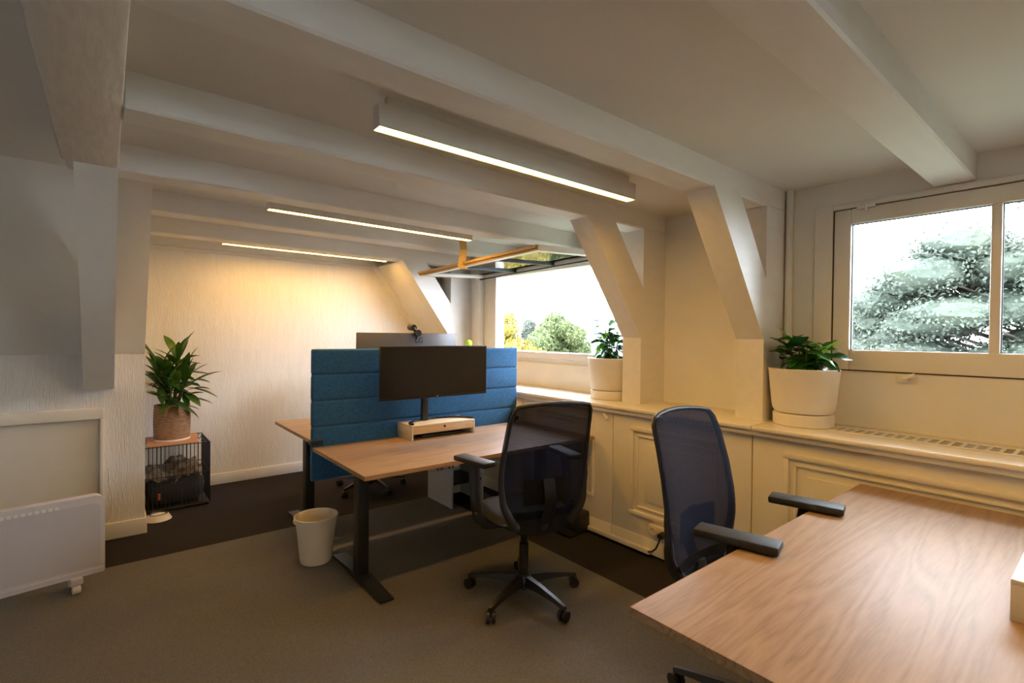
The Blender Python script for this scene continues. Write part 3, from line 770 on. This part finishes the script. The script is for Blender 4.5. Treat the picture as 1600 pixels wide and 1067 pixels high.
    for s in (-1, 1):
        ar = MB().tube([(s * .12, -.01, .425 + dz), (s * .23, -.01, .43 + dz), (s * .282, -.005, .47 + dz), (s * .296, .02, .60 + dz), (s * .292, .045, .755 + dz)], [.020, .022, .026, .024, .026], 10, flat=(.8, 1.25)).build('arm_post', 'black_plastic', t, smooth=60, **L)
        MB().cyl((s * .296, -.02, .50 + dz), (s * .312, -.02, .50 + dz), .012, 10).build('knob', 'black_plastic', ar, **L)
        MB().box(s * .290 - .045, s * .290 + .045, -.085, .185, .760 + dz, .790 + dz, .009, 2, mtx=Matrix.Translation((s * .29, .05, 0)) @ Matrix.Rotation(R(toe[0] if s < 0 else toe[1]), 4, 'Z') @ Matrix.Translation((-s * .29, -.05, 0))).build('arm_pad', 'grey_plastic', t, **L)
    return t
office_chair((1.862, 2.160, .006), R(-15), .018, 'black mesh office chair seen from behind at the front desk', R(126), (20, 0))
office_chair((1.952, .872, .006), R(180), .040, 'navy mesh office chair facing the camera, its arms over the near desk', R(100), (13, 13))
office_chair((2.0, 4.62, 0), R(180), 0.0, 'office chair at the far desk, only its star base showing under the desks', R(131))

# ------------------------------------------------------------------ shelf unit under the far desk
t = thing('open_shelf_unit', (2.47, 3.84, 0), 'white open shelf unit standing under the far desk', 'shelf unit')
MB().box(2.302, 2.320, 3.63, 4.035, .006, .64, .001).build('side', 'white_lam', t)
MB().box(2.622, 2.640, 3.63, 4.035, .006, .64, .001).build('side', 'white_lam', t)
MB().box(2.32, 2.622, 3.98, 4.0, .006, .64).build('back', 'riser_white', t)
MB().box(2.32, 2.622, 3.64, 3.98, .20, .22).build('shelf', 'black_plastic', t)
MB().box(2.32, 2.622, 3.63, 4.035, .62, .64).build('top', 'white_lam', t)
t = thing('computer_case', (2.80, 2.66, 0), 'black rounded case on the floor against the cabinet behind the chair', 'computer case')
MB().box(2.75, 2.885, 2.57, 2.76, .012, .165, .02, 3).build('body', 'black_plastic', t)
MB().box(2.76, 2.875, 2.59, 2.74, 0, .013, .004).build('base', 'black_plastic', t)
p = MB().tube([(2.78, 3.05, .70), (2.785, 3.06, .5), (2.76, 3.07, .36), (2.78, 3.08, .2), (2.81, 3.09, .05), (2.84, 3.1, .01)], .005, 6).tube([(2.78, 3.06, .4), (2.83, 3.07, .3), (2.80, 3.08, .15), (2.77, 3.09, .01)], .004, 6).build('desk_cable', 'cord_white')
tag(p, 'tangled white cable hanging beneath the front desk', 'cable')

# ------------------------------------------------------------------ waste bin
t = thing('waste_bin', (1.075, 3.345, .006), 'cream plastic waste bin beside the front desk leg', 'waste bin')
MB().lathe([(.0, .004), (.092, .0), (.096, .004), (.106, .10), (.107, .105), (.118, .20), (.119, .205), (.130, .288), (.137, .290), (.137, .300), (.131, .302), (.127, .296), (.100, .02), (0, .014)], c=(1.075, 3.345, .006), n=40, cap0=False).build('bucket', 'bin', t)
MB().box(.934, .948, 3.325, 3.365, .275, .30, .004).build('grip', 'bin', t)

# ------------------------------------------------------------------ heater
t = thing('panel_heater', (-.125, 3.772, 0.006), 'white perforated panel heater on casters at the left edge', 'heater', rotz=R(9.5))
L = dict(world=False)
HW = 1.25
def roundrect(x0, x1, z0, z1, r, n=6):
    o = []
    for (cx, cz, a0) in ((x1 - r, z0 + r, -90), (x1 - r, z1 - r, 0), (x0 + r, z1 - r, 90), (x0 + r, z0 + r, 180)):
        rr = r if a0 in (0, 90) else .012
        cx2 = cx if a0 in (0, 90) else (x1 - rr if a0 == -90 else x0 + rr); cz2 = cz if a0 in (0, 90) else z0 + rr
        for k in range(n + 1):
            a = R(a0 + 90 * k / n); o.append((cx2 + rr * math.cos(a), cz2 + rr * math.sin(a)))
    return o
MB().prism(roundrect(-HW, .118, .088, .540, .045), 'y', -.03, .03).build('body', 'heater', t, **L)
MB().prism(roundrect(-HW + .02, .098, .135, .500, .035), 'y', -.0325, -.028).build('front_grille', 'heater_grille', t, **L)
MB().box(-HW + .01, .110, -.034, -.028, .108, .122, .002).build('lower_bead', 'heater', t, **L)
for k in range(20):
    x = -.085 - k * .027
    MB().box(x - .018, x, -.0360, -.031, .508 - .012, .508 + .004, .001, 1).build('vent_slot', 'white_lam', t, **L)
for x in (-.01, -1.0):
    f = MB().box(x - .028, x + .028, -.05, .10, .052, .090, .006).build('foot', 'heater', t, **L)
    for yy in (-.03, .085):
        MB().cyl((x - .018, yy, .024), (x + .018, yy, .024), .024, 14).build('caster', 'white_lam', f, **L)
text_mesh('brand_mark', 'dru', .022, .0003, 'logo_light', t, (.05, -.031, .128), (R(90), 0, 0))

# ------------------------------------------------------------------ crate corner
KX0, KX1, KY0, KY1, KZ = .240, .705, 5.03, 5.53, .545
t = thing('wire_crate', ((KX0 + KX1) / 2, (KY0 + KY1) / 2, 0), 'black wire dog crate beside the textured far wall', 'dog crate')
def wires(name, pl):
    m = MB()
    if pl in ('front', 'back'):
        y = KY0 if pl == 'front' else KY1
        n = 16
        for k in range(n + 1):
            x = KX0 + (KX1 - KX0) * k / n; m.cyl((x, y, .02), (x, y, KZ), .0028, 6)
        for z in (.02, .29, KZ): m.cyl((KX0, y, z), (KX1, y, z), .004, 6)
    elif pl in ('l', 'r'):
        x = KX0 if pl == 'l' else KX1; n = 14
        for k in range(n + 1):
            y = KY0 + (KY1 - KY0) * k / n; m.cyl((x, y, .02), (x, y, KZ), .0028, 6)
        for z in (.02, .29, KZ): m.cyl((x, KY0, z), (x, KY1, z), .004, 6)
    else:
        n = 16
        for k in range(n + 1):
            x = KX0 + (KX1 - KX0) * k / n; m.cyl((x, KY0, KZ), (x, KY1, KZ), .0028, 6)
        for y in (KY0, (KY0 + KY1) / 2, KY1): m.cyl((KX0, y, KZ), (KX1, y, KZ), .004, 6)
    m.build(name, 'black_metal', t)
wires('front_panel', 'front'); wires('back_panel', 'back'); wires('side_panel', 'l'); wires('side_panel', 'r'); wires('top_panel', 't')
MB().box(KX0 + .005, KX1 - .005, KY0 + .005, KY1 - .005, .0, .03, .006).build('tray', 'black_plastic', t)
# bed and blanket inside
t = thing('dog_bed', (.44, 5.28, .03), 'charcoal padded dog bed inside the wire crate', 'dog bed')
bd = MB()
pts = []
for k in range(28):
    a = 2 * math.pi * k / 28; c, s = math.cos(a), math.sin(a)
    pts.append((.47 + .150 * math.copysign(abs(c) ** .5, c), 5.28 + .165 * math.copysign(abs(s) ** .5, s), .155))
bd.tube(pts, .068, 12, closed=True, flat=(1, 1.75)); bd.build('rim', 'bed', t)
MB().box(.29, .64, 5.12, 5.44, .032, .16, .03, 3).build('cushion', 'bed', t)
MB().box(.335, .352, 5.026 + .02, 5.05, .10, .155, .002).build('tag_label', 'tagorange', t)
bl = MB()
def bl_pt(u, v):
    x = .255 + .40 * u; y = 5.06 + .42 * v
    z = .300 + .026 * math.sin(u * 9 + v * 3) + .022 * math.sin(v * 13 - u * 7) + .015 * math.sin(u * 23 + v * 17)
    if v < .10: z -= (.10 - v) * .45
    return (x, y, z + .05 * u * v)
bl.grid(bl_pt, 28, 24, .012)
tag(bl.build('blanket', 'blanket', smooth=80), 'crumpled grey-brown patterned blanket lying on the dog bed', 'blanket')
p = MB().prism([(.262, 5.035), (.625, 5.035), (.655, 5.50), (.275, 5.50)], 'z', KZ + .004, KZ + .012).build('board', 'mat_orange')
tag(p, 'flat orange-brown mat on top of the wire crate', 'mat')
t = thing('dog_bowl', (.325, 4.865, 0), 'small white dog bowl on the floor by the wall corner', 'dog bowl')
MB().lathe([(.092, 0), (.088, .008), (.068, .042), (.062, .044), (.058, .038), (.0, .03)], c=(.325, 4.865, 0), n=32, cap0=True).build('stand', 'bowl', t)
MB().lathe([(.064, .0445), (.064, .048), (.058, .048), (.048, .028), (0, .024)], c=(.325, 4.865, 0), n=32, cap0=False).build('steel_dish', 'black_plastic', t)

# ------------------------------------------------------------------ plants
def leaf_mesh(name, length, width, bend, fold, m, pointy=1.0, n=7, wave=0.0):
    bm = bmesh.new(); rows = []
    for i in range(n + 1):
        q = i / n
        w = width * .5 * (math.sin(math.pi * min(1, q ** pointy * .97 + .03)) ** .8) if 0 < i < n else width * .03
        y = length * (q - .18 * bend * q * q); z = -bend * length * q * q * .6
        dz = fold * w + wave * math.sin(i * 2.2) * w
        rows.append([bm.verts.new((-w, y, z + dz)), bm.verts.new((0, y, z)), bm.verts.new((w, y, z + dz * (1 - wave)))])
    for a, b in zip(rows, rows[1:]):
        bm.faces.new((a[0], a[1], b[1], b[0])); bm.faces.new((a[1], a[2], b[2], b[1]))
    me = bpy.data.meshes.new(name); bm.to_mesh(me); bm.free()
    me.materials.append(M[m]); me.shade_smooth()
    return me
def put_leaf(me, parent, loc, az, el, roll=0.0, sc=1.0):
    o = bpy.data.objects.new('leaf', me); COL.objects.link(o); o.parent = parent
    o.location = loc; o.rotation_euler = Euler((el, roll, az - math.pi / 2), 'XYZ'); o.scale = (sc, sc, sc)
    o.rotation_euler = (Matrix.Rotation(az - math.pi / 2, 3, 'Z') @ Matrix.Rotation(el, 3, 'X') @ Matrix.Rotation(roll, 3, 'Y')).to_euler()
    return o

# dracaena in rattan basket on the crate
bx, by, bz = .452, 5.29, KZ + .012
t = thing('dracaena', (bx, by, bz), 'tall leafy dracaena in a woven rattan basket on the wire crate', 'potted plant')
bk = MB(); prof = [(.128, 0)]
for k in range(24):
    z = .006 + k * .0125; r = .130 + .006 * math.sin(k / 23 * math.pi) + (.003 if k % 2 else 0); prof.append((r, z))
prof += [(.134, .305), (.126, .305), (.122, .29), (.120, .25)]
bk.lathe(prof, c=(bx, by, bz), n=40); bk.build('basket', 'basket', t)
MB().lathe([(0, .262), (.121, .258)], c=(bx, by, bz), n=24, cap0=False).build('soil', 'soil', t)
MB().lathe([(.134, -.0), (.136, .012), (.130, .014)], c=(bx, by, bz), n=40, cap0=False).build('saucer_edge', 'pot', t)
for sgn in (-1, 1):
    hp = []
    for k in range(13):
        a = math.pi * k / 12
        hp.append((bx - .01 + .052 * math.cos(a), by + sgn * (.139 + .006 * math.sin(a)), bz + .225 + .085 * math.sin(a)))
    MB().tube(hp, .011, 8).build('rope_handle', 'rope', t)
DL = [leaf_mesh('leaf', .29, .066, .25, .30, 'leaf_drac', 1.25), leaf_mesh('leaf', .27, .070, .55, .28, 'leaf_drac', 1.3), leaf_mesh('leaf', .25, .064, .10, .35, 'leaf_drac', 1.2), leaf_mesh('leaf', .32, .060, .40, .25, 'leaf_drac', 1.35)]
ros = [((.035, .0), .70, 18), ((-.09, -.02), .62, 16), ((.09, .03), .57, 16), ((-.05, .06), .52, 12), ((.08, -.05), .50, 15), ((-.02, -.08), .46, 14), ((.03, -.02), .44, 10)]
for (dx, dy), h, n in ros:
    MB().tube([(bx + dx * .3, by + dy * .3, bz + .25), (bx + dx * .7, by + dy * .7, bz + .25 + (h - .25) * .5), (bx + dx, by + dy, bz + h)], [.012, .010, .007], 8).build('stem', 'stem', t)
    for k in range(n):
        q = k / (n - 1); az = k * 2.399 + random.uniform(-.2, .2)
        el = R(78) * (1 - q) ** 1.2 + R(-22) * q + random.uniform(-.12, .12)
        sc = random.uniform(.8, 1.1)
        for _ in range(14):    # leaves bend up where the walls are close
            rr = .345 * sc * math.cos(el)
            if bx + dx + rr * math.cos(az) > .262 and by + dy + rr * math.sin(az) < FY - .03: break
            el += .12
            if el > R(80): sc *= .9
        put_leaf(random.choice(DL), t, (dx + .008 * math.cos(az), dy + .008 * math.sin(az), h - q * .14), az, el, random.uniform(-.3, .3), sc)

# coffee plants in white pots on the sill
CL = [leaf_mesh('leaf', .115, .052, .45, .2, 'leaf_coffee', .95, 6, .25), leaf_mesh('leaf', .095, .045, .8, .15, 'leaf_coffee', .95, 6, .3), leaf_mesh('leaf', .13, .06, .3, .2, 'leaf_coffee', .95, 6, .2)]
CY = [leaf_mesh('leaf', .125, .058, .25, .2, 'leaf_young', .95, 6, .2), leaf_mesh('leaf', .10, .045, .4, .2, 'leaf_young', .95, 6, .2)]
def coffee(loc, lab, branches, young, h0):
    x, y, z = loc
    t = thing('potted_coffee_plant', loc, lab, 'potted plant', group='white potted plants on the sill')
    MB().lathe([(.150, 0), (.156, .003), (.158, .066), (.152, .070), (.120, .070)], c=loc, n=48).build('base_dish', 'pot', t)
    pr = [(.120, .072), (.148, .076), (.160, .095), (.167, .14), (.184, .322), (.186, .326), (.178, .328), (.174, .316), (.166, .29)]
    MB().lathe(pr, c=loc, n=48).build('pot', 'pot', t)
    MB().lathe([(0, .300), (.168, .296)], c=loc, n=28, cap0=False).build('soil', 'soil', t)
    for (dx, dy, h) in branches:
        p0 = (x + dx * .35, y + dy * .35, z + .29); p1 = (x + dx * .75, y + dy * .75, z + h0 + (h - h0) * .6); p2 = (x + dx, y + dy, z + h)
        MB().tube([p0, p1, p2], [.005, .004, .003], 6).build('stem', 'stem', t)
        n = int(5 + (h - .30) * 30)
        for k in range(n):
            q = k / max(1, n - 1); az = k * 2.2 + random.uniform(-.4, .4)
            hh = h - q * (h - .34); f = (hh - .29) / max(.02, h - .29)
            el = R(35) * (1 - q) - R(25) * q + random.uniform(-.3, .25)
            put_leaf(random.choice(CL), t, (dx * (.35 + .65 * f), dy * (.35 + .65 * f), hh), az, el, random.uniform(-.4, .4), random.uniform(.95, 1.35))
    for (dx, dy, dz_, az, el, sc) in young:
        put_leaf(random.choice(CY), t, (dx, dy, dz_), az, el, random.uniform(-.2, .2), sc)
    return t
coffee((3.165, 1.185, 1.0), 'leafy plant in a white pot right of the post, beside the fixed right window',
       [(.0, .08, .46), (-.07, .07, .47), (-.09, -.05, .45), (.03, -.09, .46), (-.06, .01, .50), (.06, .03, .47), (-.03, -.10, .43)],
       [(-.03, .04, .47, R(125), R(55), .95), (-.05, .05, .47, R(115), R(62), 1.1), (-.08, -.10, .44, R(-75), R(25), 1.15), (-.09, -.10, .41, R(-85), R(-20), 1.2), (-.08, -.03, .46, R(-80), R(22), 1.0), (-.09, -.08, .45, R(-110), R(-5), .9)], .30)
coffee((3.165, 2.625, 1.002), 'leafy plant in a white pot tucked left of the post by the open window',
       [(-.02, .0, .58), (-.06, .07, .50), (-.05, -.03, .50), (.05, .03, .48), (-.03, .03, .55), (.02, -.06, .47)],
       [(-.02, .02, .585, R(140), R(2), 1.35), (-.04, .04, .47, R(140), R(8), 1.15), (-.06, .05, .41, R(140), R(-18), 1.0), (-.03, .02, .52, R(165), R(-25), 1.0), (-.05, 0, .53, R(205), R(-20), 1.0), (-.05, .02, .45, R(180), R(-30), 1.0)], .30)

# small ornaments on the far sill
t = thing('green_ornament', (3.12, 4.62, 1.002), 'lime green ball ornament behind the dark monitor', 'ornament')
MB().lathe([(.04, 0), (.045, .01), (.012, .04), (.010, .36)], c=(3.12, 4.62, 1.002), n=16, cap1=True).build('stand', 'bottle', t)
MB().sphere((3.12, 4.60, 1.412), .042).build('ball', 'greenornament', t)
t = thing('slim_bottle', (3.10, 4.86, 1.002), 'slim olive bottle beside the green ball ornament', 'bottle')
MB().lathe([(.03, 0), (.032, .01), (.032, .26), (.012, .34), (.010, .43), (.012, .435)], c=(3.10, 4.86, 1.002), n=16, cap1=True).build('glass', 'bottle', t)
MB().cyl((3.10, 4.86, 1.437), (3.10, 4.86, 1.475), .011, 12).build('stopper', 'riser_wood', t)

# ------------------------------------------------------------------ outdoors
struct('ground', MB().box(4.5, 160, -70, 160, -9.2, -9.0), 'ground')
def foliage(name, blobs, n, size, flat, m, parent):
    V, F = [], []
    g = random.gauss; u = random.uniform
    vol = [(b[3] * b[4] * b[5]) ** .67 for b in blobs]; tot = sum(vol); o = root_loc(parent)
    for b, v in zip(blobs, vol):
        for _ in range(max(8, int(n * v / tot))):
            dx, dy, dz = g(0, 1), g(0, 1), g(0, 1); q = (dx * dx + dy * dy + dz * dz) ** .5 or 1
            dx /= q; dy /= q; dz /= q
            r = .62 + .42 * random.random() ** .7
            cx, cy, cz = b[0] + dx * b[3] * r - o.x, b[1] + dy * b[4] * r - o.y, b[2] + dz * b[5] * r - o.z
            s_ = size * u(.6, 1.3)
            nx, ny, nz = dx + g(0, .8), dy + g(0, .8), dz + g(0, .8) + flat
            ax, ay, az = g(0, 1), g(0, 1), g(0, 1)           # leaf axis, made square to the normal
            nn = nx * nx + ny * ny + nz * nz or 1; k = (ax * nx + ay * ny + az * nz) / nn
            ax -= k * nx; ay -= k * ny; az -= k * nz
            la = (ax * ax + ay * ay + az * az) ** .5 or 1; ax *= s_ / la; ay *= s_ / la; az *= s_ / la
            ln = nn ** .5 * s_ / .6 * s_ and nn ** .5
            bx_, by_, bz_ = (ny * az - nz * ay) / ln * .55, (nz * ax - nx * az) / ln * .55, (nx * ay - ny * ax) / ln * .55
            i0 = len(V)
            V += [(cx - ax, cy - ay, cz - az), (cx + bx_, cy + by_, cz + bz_), (cx + ax, cy + ay, cz + az), (cx - bx_, cy - by_, cz - bz_)]
            F.append((i0, i0 + 1, i0 + 2, i0 + 3))
    ico = bmesh.new(); bmesh.ops.create_icosphere(ico, subdivisions=2, radius=1.0)
    iv = [v.co.copy() for v in ico.verts]; fi = [[v.index for v in f.verts] for f in ico.faces]; ico.free()
    for b in blobs:           # twiggy heart of each clump
        i0 = len(V)
        for c in iv:
            q = .74 * (1 + u(-.15, .15))
            V.append((b[0] + c.x * b[3] * q - o.x, b[1] + c.y * b[4] * q - o.y, b[2] + c.z * b[5] * q - o.z))
        F += [tuple(i0 + k for k in f) for f in fi]
    me = bpy.data.meshes.new(name); me.from_pydata(V, [], F); me.update()
    me.materials.append(M[m])
    ob = bpy.data.objects.new(name, me); COL.objects.link(ob); ob.parent = parent
    ob['kind'] = 'stuff'
    return ob
def tree(name, base, blobs, n, size, m, lab, trunk_r=.25, flat=0.0, branches=True):
    t = thing(name, base, lab, 'tree', group='trees outside the windows')
    foliage('crown', blobs, n, size, flat, m, t)
    top = max(b[2] for b in blobs)
    tr = MB().tube([base, (base[0], base[1], base[2] + (top - base[2]) * .5), (base[0] + .1, base[1], top)], [trunk_r, trunk_r * .7, trunk_r * .12], 10)
    for b in blobs:
        zz = max(base[2] + 1, b[2] - .8 * math.hypot(b[0] - base[0], b[1] - base[1]) * .5)
        tr.tube([(base[0], base[1], zz), (b[0], b[1], b[2])], [trunk_r * .12, trunk_r * .04], 5)
    tr.build('trunk', 'bark', t)
def blobs_round(c, rx, rz, n, rr):
    out = []
    for _ in range(n):
        d = Vector((random.gauss(0, 1), random.gauss(0, 1), random.gauss(0, 1))).normalized() * random.uniform(.3, .85)
        k = rr * random.uniform(.7, 1.2)
        out.append((c[0] + d.x * rx, c[1] + d.y * rx, c[2] + d.z * rz, k, k, k * .85))
    return out
def clumps(c, spots, per=3):
    """foliage clumps: (sideways offset, height, radius) spread through the depth of a crown"""
    out = []
    for (o, z, r) in spots:
        for k in range(per):
            d = random.uniform(-1, 1) * (1.2 if k else .2)
            q = r * random.uniform(.8, 1.1)
            out.append((c[0] + .776 * o + .63 * d + random.uniform(-.1, .1), c[1] - .631 * o + .776 * d, z + random.uniform(-.15, .1), q, q, q * .9))
    return out
tree('maple_tree', (9.6, 12.3, -9), clumps((9.6, 12.3), [(.05, 1.75, .5), (-.3, 1.45, .6), (.25, 1.1, .6), (.55, .85, .55), (-.8, 1.2, .8), (.85, .5, .7), (0, .4, .9), (1.2, .1, .7), (-1.2, .3, 1.0), (.5, -.6, 1.1), (-.8, -1.0, 1.2), (1.5, -.9, .9)]), 50000, .060, 'maple', 'yellow-green maple at the left of the open window view', .3)
tree('round_tree', (15.0, 15.4, -9), clumps((15.0, 15.4), [(-.1, 2.05, .5), (-.4, 1.7, .55), (.3, 1.75, .5), (.65, 1.5, .45), (-.65, 1.2, .6), (.1, 1.2, .7), (.85, .9, .6), (-.8, .5, .7), (0, .3, .9), (1.1, .2, .7), (-1.0, -.5, .9), (.7, -.7, 1.0), (1.5, -.6, .8)]), 50000, .070, 'green_tree', 'pale fresh green tree in the middle of the open window view', .3)
tree('distant_tree', (34.5, 39.7, -9), blobs_round((34.5, 39.7, 1.9), .6, 1.0, 10, .65), 4000, .14, 'far_tree', 'small grey-green tree far beyond the open window', .4)
def ctop(y):
    P = [(-4, 2.5), (-2, 3.6), (0, 4.2), (1.2, 3.75), (1.7, 3.5), (2.2, 2.95), (2.8, 2.75), (3.2, 2.2), (4.2, 1.9), (5, 1.2)]
    for (a, b), (c, d) in zip(P, P[1:]):
        if y <= c: return b + (d - b) * (y - a) / (c - a)
    return 1.2
random.seed(21)
cb = []
for k in range(190):
    yy = -3.2 + 7.8 * random.random(); q = random.random() ** .7; tz = ctop(yy)
    cb.append((11.6 + random.uniform(-1.5, 1.5) * (1 - .4 * q), yy, -1.2 + (tz - .25 + 1.2) * q, random.uniform(.55, .95), random.uniform(.5, .85), random.uniform(.22, .36)))
for k in range(26):
    cb.append((11.4 + random.uniform(-.6, .8), -3.2 + 7.6 * k / 25, random.uniform(.8, 1.35), .7, .6, .32))
tree('cedar_tree', (12.6, .3, -9), cb, 200000, .034, 'cedar', 'tall blue-green cedar filling the right window view', .30, .8)
random.seed(5)
tree('birch_tree', (17.0, 5.2, -9), blobs_round((17.0, 5.2, .6), 1.3, 2.9, 22, .8), 30000, .075, 'green_tree', 'lighter green tree behind the cedar in the right window', .25)
def house(loc, w, d, h, rh, wallm, roofm, lab, rot=0.0):
    t = thing('house', loc, lab, 'building', rotz=rot, group='houses beyond the trees')
    L = dict(world=False)
    MB().box(-w / 2, w / 2, -d / 2, d / 2, 0, h).build('wall', wallm, t, **L)
    MB().prism([(-d / 2 - .3, h), (d / 2 + .3, h), (0, h + rh)], 'x', -w / 2 - .2, w / 2 + .2).build('roof', roofm, t, **L)
    for k in range(int(w // 2.4)):
        x = -w / 2 + 1.4 + k * 2.4
        for s in (-1, 1):
            f = MB().box(x - .5, x + .5, s * d / 2 - .05, s * d / 2 + .05, h - 2.0, h - .6).build('window', 'white_lam', t, **L)
            MB().box(x - .4, x + .4, s * d / 2 - .07, s * d / 2 + .07, h - 1.9, h - .7).build('pane', 'slate', f, **L)
    MB().box(w * .2, w * .2 + .9, -.4, .4, h, h + rh + 1.6).build('chimney', wallm, t, **L)
house((66, 57, -9), 14, 9, 10.2, 1.8, 'stucco', 'rooftile', 'pale house with salmon roof beyond the open window', R(-45))
house((44, 47, -9), 16, 9, 8.2, 2.0, 'slate', 'slate', 'grey roofed house behind the pale green tree', R(-45))
t = thing('roof_tower', (60, 52.8, -9), 'slim pale tower with a dome above the distant roofs', 'tower')
MB().lathe([(.5, 0), (.5, 12.0), (.4, 12.1), (.4, 13.0), (.5, 13.1), (.35, 13.7), (.08, 14.1), (.06, 14.6)], c=(60, 52.8, -9), n=16, cap1=True).build('shaft', 'slate', t)
